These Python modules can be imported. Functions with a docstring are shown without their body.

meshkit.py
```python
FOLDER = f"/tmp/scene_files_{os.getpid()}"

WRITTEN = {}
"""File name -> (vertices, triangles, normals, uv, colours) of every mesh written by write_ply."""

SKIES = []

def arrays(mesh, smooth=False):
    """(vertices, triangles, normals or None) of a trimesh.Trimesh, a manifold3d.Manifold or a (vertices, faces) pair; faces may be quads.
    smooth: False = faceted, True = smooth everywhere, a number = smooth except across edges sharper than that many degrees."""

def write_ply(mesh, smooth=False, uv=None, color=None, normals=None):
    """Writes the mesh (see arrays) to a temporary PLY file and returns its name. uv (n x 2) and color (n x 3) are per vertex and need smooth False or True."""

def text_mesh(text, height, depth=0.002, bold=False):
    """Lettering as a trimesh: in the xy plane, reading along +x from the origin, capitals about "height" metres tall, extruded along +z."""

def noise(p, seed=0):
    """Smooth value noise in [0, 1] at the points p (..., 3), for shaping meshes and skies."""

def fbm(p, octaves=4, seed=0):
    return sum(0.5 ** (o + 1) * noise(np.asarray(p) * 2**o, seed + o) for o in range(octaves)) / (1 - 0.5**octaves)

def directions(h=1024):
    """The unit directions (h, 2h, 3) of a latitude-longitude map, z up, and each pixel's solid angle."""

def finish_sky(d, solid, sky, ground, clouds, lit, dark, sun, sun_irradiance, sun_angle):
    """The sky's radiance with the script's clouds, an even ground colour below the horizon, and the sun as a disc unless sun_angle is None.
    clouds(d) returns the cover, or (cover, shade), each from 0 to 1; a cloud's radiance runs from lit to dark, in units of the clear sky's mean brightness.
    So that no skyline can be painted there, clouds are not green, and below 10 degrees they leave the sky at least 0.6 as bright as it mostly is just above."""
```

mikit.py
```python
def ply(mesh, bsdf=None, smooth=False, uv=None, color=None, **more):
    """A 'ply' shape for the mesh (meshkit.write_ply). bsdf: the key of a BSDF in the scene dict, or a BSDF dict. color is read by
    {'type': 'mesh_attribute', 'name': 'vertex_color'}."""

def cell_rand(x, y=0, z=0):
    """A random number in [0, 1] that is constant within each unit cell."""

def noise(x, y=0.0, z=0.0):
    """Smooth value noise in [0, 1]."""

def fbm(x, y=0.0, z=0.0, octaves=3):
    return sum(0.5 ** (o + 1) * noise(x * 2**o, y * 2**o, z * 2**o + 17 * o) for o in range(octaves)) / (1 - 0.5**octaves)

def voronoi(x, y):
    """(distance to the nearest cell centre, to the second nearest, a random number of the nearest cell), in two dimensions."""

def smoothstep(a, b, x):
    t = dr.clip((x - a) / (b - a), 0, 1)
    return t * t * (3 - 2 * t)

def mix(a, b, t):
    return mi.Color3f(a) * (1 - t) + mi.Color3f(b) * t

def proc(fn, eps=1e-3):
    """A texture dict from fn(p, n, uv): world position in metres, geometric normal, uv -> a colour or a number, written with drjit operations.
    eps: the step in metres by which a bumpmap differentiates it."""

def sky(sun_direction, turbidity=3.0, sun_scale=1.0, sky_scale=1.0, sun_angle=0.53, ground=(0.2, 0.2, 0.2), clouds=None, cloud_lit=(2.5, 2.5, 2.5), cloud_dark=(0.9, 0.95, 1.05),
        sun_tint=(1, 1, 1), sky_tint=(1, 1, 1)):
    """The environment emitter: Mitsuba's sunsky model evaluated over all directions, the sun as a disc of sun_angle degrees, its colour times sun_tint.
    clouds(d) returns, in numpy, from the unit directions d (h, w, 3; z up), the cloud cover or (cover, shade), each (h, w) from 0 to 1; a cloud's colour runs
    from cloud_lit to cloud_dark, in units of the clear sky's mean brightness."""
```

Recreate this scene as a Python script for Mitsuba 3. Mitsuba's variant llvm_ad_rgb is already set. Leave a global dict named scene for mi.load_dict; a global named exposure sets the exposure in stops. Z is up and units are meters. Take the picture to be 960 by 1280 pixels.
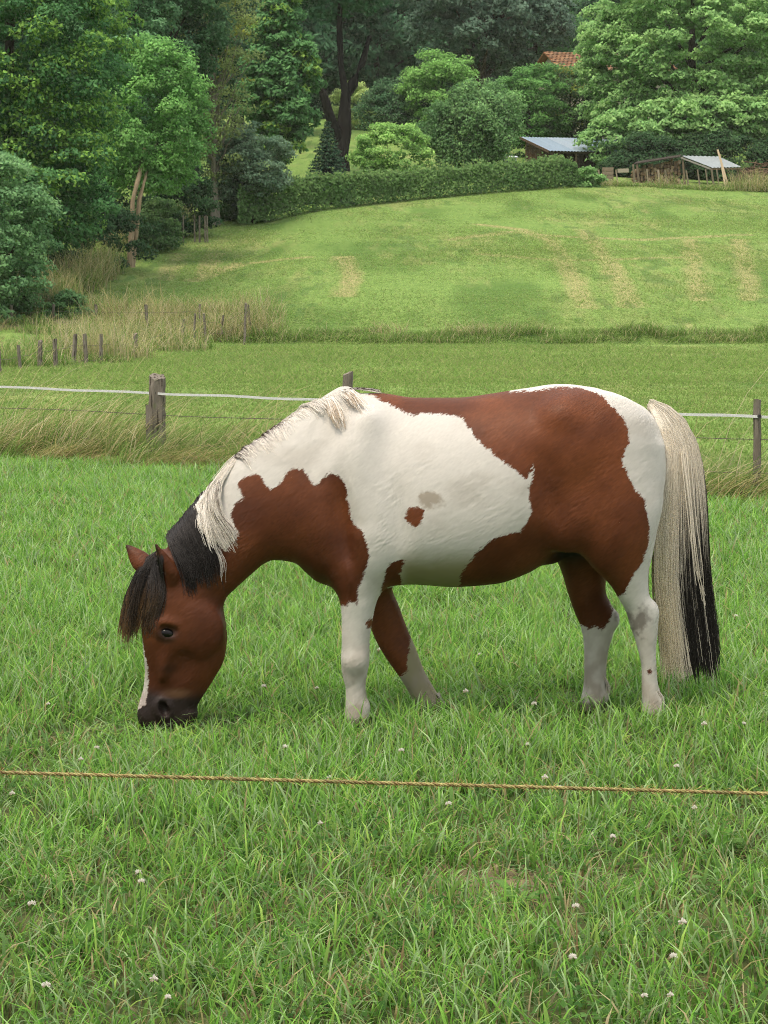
import math, random, numpy as np, trimesh, shapely, mitsuba as mi, mikit, meshkit
import drjit as dr
from mikit import noise, fbm, smoothstep, mix
T4 = mi.ScalarTransform4f
scene, labels = {}, {}

# ------------------------------------------------------------------ camera, sky, exposure
EYE = np.array([0.0, 0.0, 1.6])
FOC = 2880.0 / 960.0                       # focal length in picture widths
PITCH = math.atan((640.0 - 364.0) / 2880.0)
# thin air that pales the far trees
scene['air'] = {'type': 'homogeneous', 'albedo': 0.95, 'sigma_t': 0.00016}
scene['camera'] = {
    'type': 'perspective', 'fov_axis': 'x', 'fov': math.degrees(2 * math.atan(0.5 / FOC)),
    'medium': {'type': 'ref', 'id': 'air'}, 'near_clip': 0.05, 'far_clip': 3000.0,
    'to_world': T4().look_at(origin=EYE.tolist(), target=[0, math.cos(PITCH), 1.6 - math.sin(PITCH)], up=[0, 0, 1])}
# an overcast sky, three times as bright overhead as at the horizon
scene['sky_light'] = mikit.sky([-0.25, -0.35, 0.90], turbidity=3, sun_scale=0.3, sun_angle=20, ground=(0.10, 0.13, 0.05),
                               clouds=lambda d: (np.ones(d.shape[:2]), 1 - np.clip(d[..., 2], 0, 1)), cloud_lit=(3.0, 3.0, 3.0), cloud_dark=(0.8, 0.82, 0.85))
exposure = 2.7


def P(u, v, y):
    """The place at depth y that lies on the line of sight through (u, v) of the 960 x 1280 photograph."""
    a, b = (u - 480.0) / 2880.0, (640.0 - v) / 2880.0
    c, s = math.cos(PITCH), math.sin(PITCH)
    k = y / (c + b * s)
    return np.array([a * k, y, 1.6 + (-s + b * c) * k])


def tag(key, label=None, cat=None, group=None, kind=None):
    d = {}
    if label: d['label'] = label
    if cat: d['category'] = cat
    if group: d['group'] = group
    if kind: d['kind'] = kind
    labels[key] = d


USED = {}


def numbered(name):
    """Adds _001, _002 ... to a key that is taken."""
    n = USED.get(name, 0)
    USED[name] = n + 1
    return name if n == 0 else f'{name}_{n:03d}'


def part(parent, name, shape):
    key = numbered(f'{parent}__{name}')
    scene[key] = shape
    return key


def rgb(*c):
    return {'type': 'rgb', 'value': list(c)}


def principled(color, rough=0.7, spec=0.3, **k):
    return {'type': 'twosided', 'bsdf': {'type': 'principled', 'base_color': color if isinstance(color, dict) else rgb(*color), 'roughness': rough, 'specular': spec, **k}}


VC = {'type': 'mesh_attribute', 'name': 'vertex_color'}
scene['leaf_mat'] = {'type': 'principledthin', 'base_color': VC, 'roughness': 0.62, 'diff_trans': 0.8, 'spec_trans': 0.0, 'eta': 1.3}
scene['blade_mat'] = {'type': 'principledthin', 'base_color': VC, 'roughness': 0.42, 'diff_trans': 0.9, 'spec_trans': 0.0, 'eta': 1.35}
scene['bark_mat'] = principled(VC, 0.9, 0.15)
scene['paint_mat'] = principled(VC, 0.75, 0.25)
scene['hair_mat'] = principled(VC, 0.5, 0.35)
# ------------------------------------------------------------------ the land
def sstep(a, b, x):
    t = np.clip((x - a) / (b - a), 0, 1)
    return t * t * (3 - 2 * t)


def ground(x, y):
    """Height of the land: a level pasture, a low bank, then a meadow climbing to the wood."""
    x, y = np.broadcast_arrays(np.asarray(x, float), np.asarray(y, float))
    t = np.minimum(np.maximum(y - 69.0, 0), 240)
    slope = 0.1290 - 0.0007 * np.clip(x, -9, 20)
    hill = slope * (np.sqrt(t * t + 9) - 3) * (1 - 0.25 * sstep(150, 330, y)) + 0.25 * sstep(70, 76, y)
    bank = 0.34 * sstep(69.6, 70.9, y + 0.35 * np.sin(x * .5) + .2 * np.sin(x * 1.7)) * sstep(-6, -2.5, x)
    left = 0.55 * sstep(-7, -12, x) * sstep(60, 76, y) * (1 - sstep(76, 95, y))
    p = np.stack([x * .35, y * .35, x * 0], -1)
    bumps = (meshkit.noise(p) - .5) * 0.05 + (meshkit.noise(p * 4 + 7) - .5) * 0.018
    return hill + bank + left + bumps * (1 - sstep(30, 60, y))


def G(u, v):
    """Where the line of sight through (u, v) meets the ground."""
    ys = np.geomspace(3, 260, 1500)
    q = np.array([P(u, v, y) for y in ys])
    below = q[:, 2] <= ground(q[:, 0], q[:, 1])
    i = int(np.argmax(below)) if below.any() else len(ys) - 1
    return np.array([q[i, 0], q[i, 1], float(ground(q[i, 0], q[i, 1]))])


def at_u(u, y):
    x = (u - 480.0) / 2880.0 * y
    return np.array([x, y, float(ground(x, y))])


def px_x(u, y):
    return (u - 480.0) / 2880.0 * y


fence_y = lambda x: 19.6 - 0.725 * x           # line of the fence behind the pony


def land_mesh(xs, ys, sink=0.0):
    X, Y = np.meshgrid(xs, ys, indexing='ij')
    v = np.stack([X, Y, ground(X, Y) - sink], -1).reshape(-1, 3)
    n, m = len(xs), len(ys)
    i, j = np.meshgrid(np.arange(n - 1), np.arange(m - 1), indexing='ij')
    a = (i * m + j).ravel()
    return v, np.stack([a, a + m, a + m + 1, a + 1], 1)


TRACKS = [[(600, 281), (650, 287), (690, 302), (706, 328), (722, 358), (730, 384)], [(728, 288), (745, 305), (762, 332), (780, 360), (790, 384)], [(862, 300), (868, 330), (874, 375)], [(924, 300), (930, 330), (938, 375)],
          [(432, 322), (438, 345), (430, 370)], [(270, 318), (255, 345)], [(225, 318), (205, 350)], [(560, 300), (640, 290), (700, 296), (800, 300), (930, 294)],
          [(600, 318), (700, 326), (860, 322)], [(380, 322), (300, 330), (240, 352)]]
SEGS = []
for tr in TRACKS:
    g = [G(*q)[:2] for q in tr]
    SEGS += [(a, b) for a, b in zip(g[:-1], g[1:])]
BARE = G(620, 1100)[:2]


def land_color(p, n, uv):
    near = smoothstep(27.0, 21.0, p.y + .725 * p.x + 0.0)
    n1 = fbm(p.x * .34, p.y * .085, 1.5, 3)
    n2 = fbm(p.x * 1.9, p.y * .42, 7.5, 3)
    n3 = noise(p.x * 7, p.y * 1.6, 2.2)
    n4 = noise(p.x * 26, p.y * 6, 5.2)
    dry = dr.clip(smoothstep(.46, .80, n1 * .5 + n2 * .5) * .7, 0, 1)
    # swaths left by mowing run along the slope, wheel tracks up it
    sw = noise(p.x * .16 + 3, p.y * .16 + .05 * p.x + 1.5 * n1, 1.1)
    dry = dr.maximum(dry, smoothstep(.58, .92, sw * .55 + n2 * .5) * .55 * smoothstep(70, 76, p.y))
    d = mi.Float(99)
    for a, b in SEGS:
        ex, ey = b[0] - a[0], b[1] - a[1]
        t = dr.clip(((p.x - a[0]) * ex + (p.y - a[1]) * ey) / (ex * ex + ey * ey), 0, 1)
        d = dr.minimum(d, dr.sqrt(dr.square(p.x - a[0] - t * ex) + dr.square(p.y - a[1] - t * ey)))
    dry = dr.maximum(dry, smoothstep(.62, .1, d + (n2 - .5) * .7) * .95 * (.55 + .6 * n4))
    green = mix((.105, .185, .045), (.155, .235, .064), n3 * .6 + n4 * .4)
    green = mix(green, (.06, .12, .026), smoothstep(.5, .72, fbm(p.x * .6 + 20, p.y * .15, 3.3, 2)) * .7)
    field = mix(green, mix((.215, .215, .088), (.27, .25, .12), n4), dry)
    tuft = smoothstep(.66, .8, noise(p.x * 2.6, p.y * .7, 9.1)) * smoothstep(.4, .6, n1)
    field = mix(field, (.055, .11, .03), tuft * .55)
    soil = mix((.035, .055, .016), (.085, .088, .038), fbm(p.x * 6, p.y * 6, 4, 3))
    bare = smoothstep(.5, .15, dr.sqrt(dr.square((p.x - BARE[0]) * .8) + dr.square((p.y - BARE[1]) * 1.2)) + (n2 - .5) * .5)
    soil = mix(soil, (.17, .135, .085), bare * .8)
    lane = smoothstep(1.5, .7, dr.abs(p.y - 72.0 - .25 * (p.x + 11)) + (n2 - .5) * .8) * smoothstep(-8.2, -9.4, p.x)
    field = mix(field, (.30, .23, .15), lane * .85)
    wood = smoothstep(101.0, 108.0, p.y - .0 * p.x + (n2 - .5) * 4 - dr.maximum(p.x + 6, 0) * 1.25) * smoothstep(132, 126, p.y) * .0
    return mix(field, soil, near)


def land_bump(p, n, uv):
    return noise(p.x * 22, p.y * 13, p.z * 5) * .6 + noise(p.x * 5, p.y * 3.5, 3.0)


scene['land_mat'] = {'type': 'twosided', 'bsdf': {'type': 'bumpmap', 'scale': .05, 'arbitrary': mikit.proc(land_bump, eps=1e-2),
                     'bsdf': {'type': 'principled', 'base_color': mikit.proc(land_color), 'roughness': .9, 'specular': .1}}}
xs = np.unique(np.r_[-700, -450, -300, -200, -140, -100, np.arange(-80, -30, 4), np.arange(-30, -8, 1.0), np.arange(-8, 8, .25), np.arange(8, 31, 1.0), np.arange(34, 81, 4), 100, 140, 200, 300, 450, 700])
ys = np.unique(np.r_[-300, -150, -80, -40, -20, -8, np.arange(-4, 3, 1.0), np.arange(3, 26, .25), np.arange(26, 66, 1.0), np.arange(66, 76, .25), np.arange(76, 180, 2.0), np.arange(180, 300, 10), 340, 400, 500, 700, 1000, 1500])
scene['ground'] = mikit.ply(land_mesh(xs, ys), 'land_mat', smooth=True)
tag('ground', 'grass covered ground of the pasture and the mown meadow rising behind', kind='structure')
scene['haze'] = {'type': 'cube', 'to_world': T4().translate([0, 600, 34]).scale([705, 905, 36]), 'bsdf': {'type': 'null'}, 'interior': {'type': 'ref', 'id': 'air'}}
tag('haze', 'thin pale haze between the meadow and the wood', kind='stuff')
# ------------------------------------------------------------------ grass: patches of single blades, laid out again and again
def blades(rng, xy, h, w, lean, col0, col1, segs=3, curl=1.0, z=None, wind=None):
    """xy (N, 2); h, w, lean (N,) -> mesh of curved tapering blades: (vertices, faces, colours)."""
    N = len(xy)
    a = rng.random(N) * 6.283 if wind is None else rng.normal(0, wind, N)
    d = np.stack([np.cos(a), np.sin(a)], 1)
    b = rng.random(N) * 6.283
    side = np.stack([np.cos(b), np.sin(b)], 1)
    t = np.linspace(0, 1, segs + 1)
    V_, K_ = [], []
    for i, ti in enumerate(t):
        out = lean * h * (ti ** 2) * curl
        up = h * ti * np.sqrt(np.maximum(1 - (lean * ti * .75) ** 2, .08))
        c = np.stack([xy[:, 0] + d[:, 0] * out, xy[:, 1] + d[:, 1] * out, up + (0 if z is None else z)], 1)
        wi = w * (1 - ti) ** .6 * (.75 + .5 * ti) / 2
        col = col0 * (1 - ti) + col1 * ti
        if i < segs:
            s3 = np.concatenate([side, np.zeros((N, 1))], 1) * wi[:, None]
            V_ += [c - s3, c + s3]; K_ += [col, col]
        else:
            V_.append(c); K_.append(col)
    n = 2 * segs + 1
    v = np.stack(V_, 1).reshape(-1, 3)
    k = np.stack(K_, 1).reshape(-1, 3)
    f = []
    base = np.arange(N)[:, None] * n
    for i in range(segs - 1):
        q = 2 * i
        f += [base + [q, q + 1, q + 3], base + [q, q + 3, q + 2]]
    q = 2 * (segs - 1)
    f.append(base + [q, q + 1, q + 2])
    return v, np.vstack(f), k


def join(parts):
    V_, F_, K_, at = [], [], [], 0
    for v, f, k in parts:
        V_.append(v); F_.append(f + at); K_.append(k); at += len(v)
    return np.vstack(V_), np.vstack(F_), np.vstack(K_)


GREENS = np.array([(.185, .41, .066), (.23, .47, .085), (.285, .515, .12), (.33, .50, .22), (.15, .335, .064), (.33, .51, .115), (.40, .55, .28)])  # the palest tones are painted glints on the blades
STRAW = np.array([(.44, .37, .20), (.36, .32, .15), (.52, .45, .27), (.28, .21, .11)])


def pick(rng, pal, n, var=.22):
    return pal[rng.integers(len(pal), size=n)] * rng.uniform(1 - var, 1 + var, (n, 1))


def disc(rng, n, r):
    a, q = rng.random(n) * 6.283, np.sqrt(rng.random(n)) * r
    return np.stack([q * np.cos(a), q * np.sin(a)], 1)


def clumped(rng, n, r, k=14, s=.05):
    c = disc(rng, k, r)
    a = disc(rng, n, r)
    m = rng.random(n) < .55
    a[m] = c[rng.integers(k, size=m.sum())] + rng.normal(size=(m.sum(), 2)) * s
    return a


def clover_leaves(rng, n, r):
    xy, z = disc(rng, n, r), rng.uniform(.02, .07, n)
    V_, F_ = [], []
    a0 = rng.random(n) * 6.28
    out, k = [], pick(rng, np.array([(.07, .17, .045), (.09, .20, .05), (.12, .24, .07)]), n)
    for j in range(3):
        a = a0 + j * 2.094
        d = np.stack([np.cos(a), np.sin(a), rng.normal(size=n) * .35], 1)
        s = np.stack([-np.sin(a), np.cos(a), rng.normal(size=n) * .25], 1)
        L = rng.uniform(.010, .019, n)[:, None]
        c = np.stack([xy[:, 0], xy[:, 1], z], 1)
        v = np.stack([c, c + d * L * .65 + s * L * .45, c + d * L * 1.05, c + d * L * .65 - s * L * .45], 1).reshape(-1, 3)
        b = np.arange(n)[:, None] * 4
        out.append((v, np.vstack([b + [0, 1, 2], b + [0, 2, 3]]), np.repeat(k, 4, 0)))
    return join(out)


def patch(seed, kind, far=False):
    rng = np.random.default_rng(seed)
    r = .40
    seg = 2 if far else 3
    n = 620 if far else 780
    wf = 1.5 if far else 1.0
    out = []
    if kind == 'lush':
        xy = clumped(rng, n, r)
        h = np.clip(rng.normal(.10, .036, n), .03, .21)
        c = pick(rng, GREENS, n)
        c[rng.random(n) < .05] = STRAW[0]
        out.append(blades(rng, xy, h, rng.uniform(.0052, .0115, n) * wf, rng.uniform(.1, .9, n), c * [.42, .41, .4], c * 1.32, seg))  # shade between blades painted in: roots dark, tips lightened
    else:
        n = int(n * (.42 if kind == 'dry' else 1.05))
        xy = clumped(rng, n, r, 18, .04)
        h = np.clip(rng.normal(.074, .03, n), .025, .17)
        c = pick(rng, GREENS, n)
        m = rng.random(n) < (.13 if kind == 'mixed' else .30)
        c[m] = pick(rng, STRAW, m.sum())
        out.append(blades(rng, xy, h, rng.uniform(.0048, .0105, n) * wf, rng.uniform(.2, 1.1, n), c * [.46, .45, .44], c * 1.3, seg))  # roots again coloured dark for the shaded gaps
    if not far:
        m = 22 if kind == 'lush' else 26
        c = pick(rng, np.array([(.17, .32, .09), (.20, .35, .12), (.23, .39, .09)]), m)
        out.append(blades(rng, disc(rng, m, r), rng.uniform(.05, .13, m), rng.uniform(.012, .022, m), rng.uniform(.2, .9, m), c * .7, c * 1.1, 4))
        out.append(clover_leaves(rng, 60 if kind == 'lush' else 110, r))
        m = 14 if kind == 'lush' else 60 if kind == 'mixed' else 260
        c = pick(rng, STRAW, m)      # dead stalks lying low
        v, f, k = blades(rng, disc(rng, m, r), rng.uniform(.05, .16, m), np.full(m, .0022), np.full(m, 1.25), c, c, 2, z=rng.uniform(.0, .03, m))
        v[:, 2] *= .55
        out.append((v, f, k))
        m = 5
        c = pick(rng, STRAW[[0, 2]], m)  # thin flowering stalks
        out.append(blades(rng, disc(rng, m, r), rng.uniform(.16, .28, m), np.full(m, .0022), rng.uniform(.1, .5, m), c * [.6, .8, .5], c, 4))
    return join(out)


GROUPS = {}


def group(name, mesh, mat):
    v, f, k = mesh
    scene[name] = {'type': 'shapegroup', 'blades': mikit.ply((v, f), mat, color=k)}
    GROUPS[name] = 0


INST = {}


def lay(owner, grp, x, y, rot, s=1.0, sz=1.0, z=None, tilt=None):
    n = INST.get(owner, 0) + 1
    INST[owner] = n
    z = float(ground(x, y)) if z is None else z
    m = T4().translate([float(x), float(y), float(z)])
    if tilt: m = m.rotate([1, 0, 0], math.degrees(math.atan(float(tilt))))
    m = m.rotate([0, 0, 1], float(rot))
    scene[f'{owner}__{n:03d}'] = {'type': 'instance', 'shapegroup': {'type': 'ref', 'id': grp}, 'to_world': m @ T4().scale([s, s, s * sz])}


for i in range(4):
    group(f'near_lush_{i}', patch(100 + i, 'lush'), 'blade_mat')
    group(f'near_mixed_{i}', patch(200 + i, 'mixed'), 'blade_mat')
    group(f'far_lush_{i}', patch(400 + i, 'lush', True), 'blade_mat')
for i in range(2):
    group(f'near_dry_{i}', patch(300 + i, 'dry'), 'blade_mat')
rng = np.random.default_rng(5)
STEP = .46
for y in np.arange(3.4, 24.5, STEP):
    for x in np.arange(-(y * .167 + 1.9), y * .167 + 1.2, STEP):
        px, py = x + rng.uniform(-.14, .14), y + rng.uniform(-.14, .14)
        if py > fence_y(px) - .1: continue
        nz = float(meshkit.fbm(np.array([px * .7, py * .5, 3.3]), 3))
        lush = np.clip((py - 6.6) / 2.2, 0, 1) + (nz - .5) * 2.2
        bare = math.hypot((px - BARE[0]) * .8, (py - BARE[1]) * 1.2)
        if bare < .36 or (py < 7.6 and nz < .31): g, sz = f'near_dry_{rng.integers(2)}', rng.uniform(.45, .7) if bare < .36 else rng.uniform(.7, .9)
        elif lush > .45: g, sz = f"{'near' if py < 12.5 else 'far'}_lush_{rng.integers(4)}", rng.uniform(.75, 1.1)
        else: g, sz = f'near_mixed_{rng.integers(4)}', rng.uniform(.75, 1.15)
        if 8.0 < py < 9.1 and -1.1 < px < 1.25: sz *= .72       # grazed down round the pony
        if abs(py - 8.35) < .45 and abs(px + .80) < .38: sz *= .55
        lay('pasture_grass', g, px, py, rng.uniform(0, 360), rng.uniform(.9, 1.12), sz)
tag('pasture_grass', 'bright green pasture grass with clover and dry stalks around the pony', 'grass', kind='stuff')


# the mown meadow beyond the fence: short coarse tufts, thinner with distance
def mown(seed, n, r, hm, wm, segs=1):
    rng = np.random.default_rng(seed)
    c = pick(rng, np.array([(.20, .335, .08), (.23, .365, .095), (.28, .39, .12), (.34, .39, .155)]), n)
    return blades(rng, disc(rng, n, r), np.clip(rng.normal(hm, hm * .35, n), .015, None), rng.uniform(.6, 1.3, n) * wm, rng.uniform(.6, 1.5, n), c * .85, c * 1.1, segs)


for i in range(3):
    group(f'mown_near_{i}', mown(500 + i, 520, .95, .05, .015, 2), 'blade_mat')
    group(f'mown_far_{i}', mown(510 + i, 900, 2.6, .085, .034, 1), 'blade_mat')
for y in np.arange(18, 44, 1.15):
    for x in np.arange(-(y * .167 + 1.5), y * .167 + 1.5, 1.15):
        px, py = x + rng.uniform(-.4, .4), y + rng.uniform(-.4, .4)
        if py > fence_y(px) + .9: lay('mown_grass', f'mown_near_{rng.integers(3)}', px, py, rng.uniform(0, 360), rng.uniform(.9, 1.2), rng.uniform(.7, 1.3))
for k in range(540):
    py = 42 + 84 * rng.random() ** 1.15
    px = rng.uniform(-1, 1) * (py * .167 + 3)
    lay('mown_grass', f'mown_far_{rng.integers(3)}', px, py, rng.uniform(0, 360), rng.uniform(.8, 1.3), rng.uniform(.4, 1.2), tilt=(ground(px, py + 2) - ground(px, py - 2)) / 4)
tag('mown_grass', 'short mown grass of the meadow behind the fence', 'grass', kind='stuff')


# tall seeding grass left standing along fences and the bank
def tuft(seed, n, hm, r, straw, w=.006, bend=(.3, 1.2), seedheads=True):
    rng = np.random.default_rng(seed)
    m = rng.random(n) < straw
    c = pick(rng, np.array([(.17, .30, .065), (.20, .33, .085), (.25, .35, .11)]), n)
    c[m] = pick(rng, np.array([(.56, .50, .28), (.62, .56, .36), (.48, .45, .22), (.40, .41, .17)]), m.sum())
    h = np.clip(rng.normal(hm, hm * .28, n), hm * .3, hm * 1.6)
    out = [blades(rng, disc(rng, n, r), h, np.full(n, w), rng.uniform(*bend, n), c * .75, c * 1.1, 4, curl=.9)]
    return join(out)


def tall(seed, n, hm, r, straw, w, bend, wind, cols=None):
    rng = np.random.default_rng(seed)
    m = rng.random(n) < straw
    c = pick(rng, np.array([(.15, .27, .06), (.19, .31, .08), (.24, .33, .10)]), n)
    c[m] = pick(rng, np.array([(.60, .53, .30), (.68, .61, .40), (.52, .48, .24), (.42, .42, .18)]) if cols is None else cols, m.sum())
    h = np.clip(rng.normal(hm, hm * .3, n), hm * .3, hm * 1.7)
    return blades(rng, clumped(rng, n, r, 7, .06), h, rng.uniform(.7, 1.4, n) * w, rng.uniform(*bend, n), c * .8, c * 1.1, 5, curl=.95, wind=wind)


for i in range(3):
    group(f'tuft_straw_{i}', tall(600 + i, 125, .60, .30, .55, .010, (.5, 1.25), .7), 'blade_mat')
    group(f'tuft_green_{i}', tall(610 + i, 150, .34, .32, .12, .011, (.4, 1.2), .9), 'blade_mat')
    group(f'tuft_mat_{i}', tall(650 + i, 150, .38, .34, .8, .010, (1.0, 1.3), .5, np.array([(.40, .34, .15), (.46, .40, .20), (.28, .30, .10), (.54, .48, .27)])), 'blade_mat')
    group(f'stalks_{i}', tall(620 + i, 10, .95, .28, 1.0, .009, (.55, 1.15), .5), 'blade_mat')
    group(f'field_straw_{i}', tuft(630 + i, 130, .74, .75, .75, .02, (.1, .9)), 'blade_mat')
    group(f'field_green_{i}', tuft(640 + i, 200, .36, .7, .15, .024, (.2, .9)), 'blade_mat')
for x in np.arange(-6.2, 5.6, .2):
    head = x < -.9
    for k in range(4):
        px = x + rng.uniform(-.12, .12)
        off = rng.uniform(-.62, .5)
        q = rng.random()
        grp = 'mat' if off < -.28 and q < (.8 if head else .55) else 'straw' if q < (.42 if head else .2) else 'green'
        lay('tall_dry_grass', f'tuft_{grp}_{rng.integers(3)}', px, fence_y(px) + off, rng.uniform(-45, 45), rng.uniform(.75, 1.1), rng.uniform(.55, 1.1) * (1.0 if head else .85) * (.8 if grp == 'mat' else 1))
    if rng.random() < (.9 if head else .45):
        px = x + rng.uniform(-.2, .2)
        lay('tall_dry_grass', f'stalks_{rng.integers(3)}', px, fence_y(px) + rng.uniform(-.4, .9), rng.uniform(-40, 40), rng.uniform(.8, 1.1), rng.uniform(.75, 1.1))
# straw-coloured grass between the two lines of old posts, the verge below the trees, the bank
for k in range(250):
    u, v = rng.uniform(-60, 335), rng.uniform(392, 462)
    g = G(u, v)
    lim = np.interp(u, [-60, 60, 150, 250, 330], [462, 460, 455, 436, 424])
    if v > lim or (v < 416 and u < 115 and rng.random() < .75) or (u < 72 and 424 < v < 450): continue
    lay('tall_dry_grass', f"field_{'straw' if rng.random() < np.interp(u, [0, 90, 140, 335], [.3, .4, .7, .62]) else 'green'}_{rng.integers(3)}", g[0], g[1], rng.uniform(0, 360), rng.uniform(.8, 1.2), rng.uniform(.4, 1.15), g[2])
for k in range(110):
    u = rng.uniform(-40, 215)
    v = np.interp(u, [-40, 60, 110, 150, 180, 215], [388, 378, 350, 318, 285, 278]) + rng.uniform(-6, 9)
    g = G(u, v)
    lay('tall_dry_grass', f"field_{'straw' if rng.random() < .55 else 'green'}_{rng.integers(3)}", g[0], g[1], rng.uniform(0, 360), rng.uniform(.9, 1.4), rng.uniform(.7, 1.3), g[2])
for x in np.arange(-4.5, 15, .42):
    for k in range(2):
        px = x + rng.uniform(-.3, .3)
        lay('tall_dry_grass', f"field_{'green' if rng.random() < .93 else 'straw'}_{rng.integers(3)}", px, 70.3 + rng.uniform(-.55, .4) - .35 * math.sin(px * .5), rng.uniform(0, 360), rng.uniform(.7, 1.0), rng.uniform(.45, .9))
for k in range(46):
    u = rng.uniform(728, 1010)
    lay('tall_dry_grass', f"field_{'straw' if rng.random() < (.12 if u < 900 else .5) else 'green'}_{rng.integers(3)}", px_x(u, 128.6), 128.6 + rng.uniform(-.7, .6), rng.uniform(0, 360), rng.uniform(.9, 1.4), rng.uniform(.3, .75) * (1 if u < 900 else 1.5))
tag('tall_dry_grass', 'tall straw-coloured and green grass left standing along the fences', 'grass', kind='stuff')
# ------------------------------------------------------------------ trees, shrubs, hedge
def taper(pts, rad, sides=7, seed=0):
    """A bent tapering limb with uneven bark: pts (n, 3), rad (n,)."""
    p, r = np.asarray(pts, float), np.asarray(rad, float)
    t = np.gradient(p, axis=0)
    t /= np.linalg.norm(t, axis=1, keepdims=True) + 1e-9
    a = np.cross(t, np.where(np.abs(t[:, 2:]) < .9, [0, 0, 1.0], [1.0, 0, 0]))
    a /= np.linalg.norm(a, axis=1, keepdims=True) + 1e-9
    b = np.cross(t, a)
    ang = np.arange(sides) * 2 * np.pi / sides
    wob = 1 + .16 * np.random.default_rng(seed).normal(size=(len(p), sides))
    v = p[:, None] + (r[:, None] * wob)[..., None] * (np.cos(ang)[None, :, None] * a[:, None] + np.sin(ang)[None, :, None] * b[:, None])
    i, j = np.meshgrid(np.arange(len(p) - 1), np.arange(sides), indexing='ij')
    q = np.stack([i * sides + j, i * sides + (j + 1) % sides, (i + 1) * sides + (j + 1) % sides, (i + 1) * sides + j], -1).reshape(-1, 4)
    return v.reshape(-1, 3), np.vstack([q[:, [0, 1, 2]], q[:, [0, 2, 3]]])


def colored(vf, c, rng, var=.18):
    v, f = vf
    n = meshkit.noise(v * [6, 6, 1.6])[:, None]
    return v, f, np.asarray(c) * (1 - var + 2 * var * n)


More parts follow.
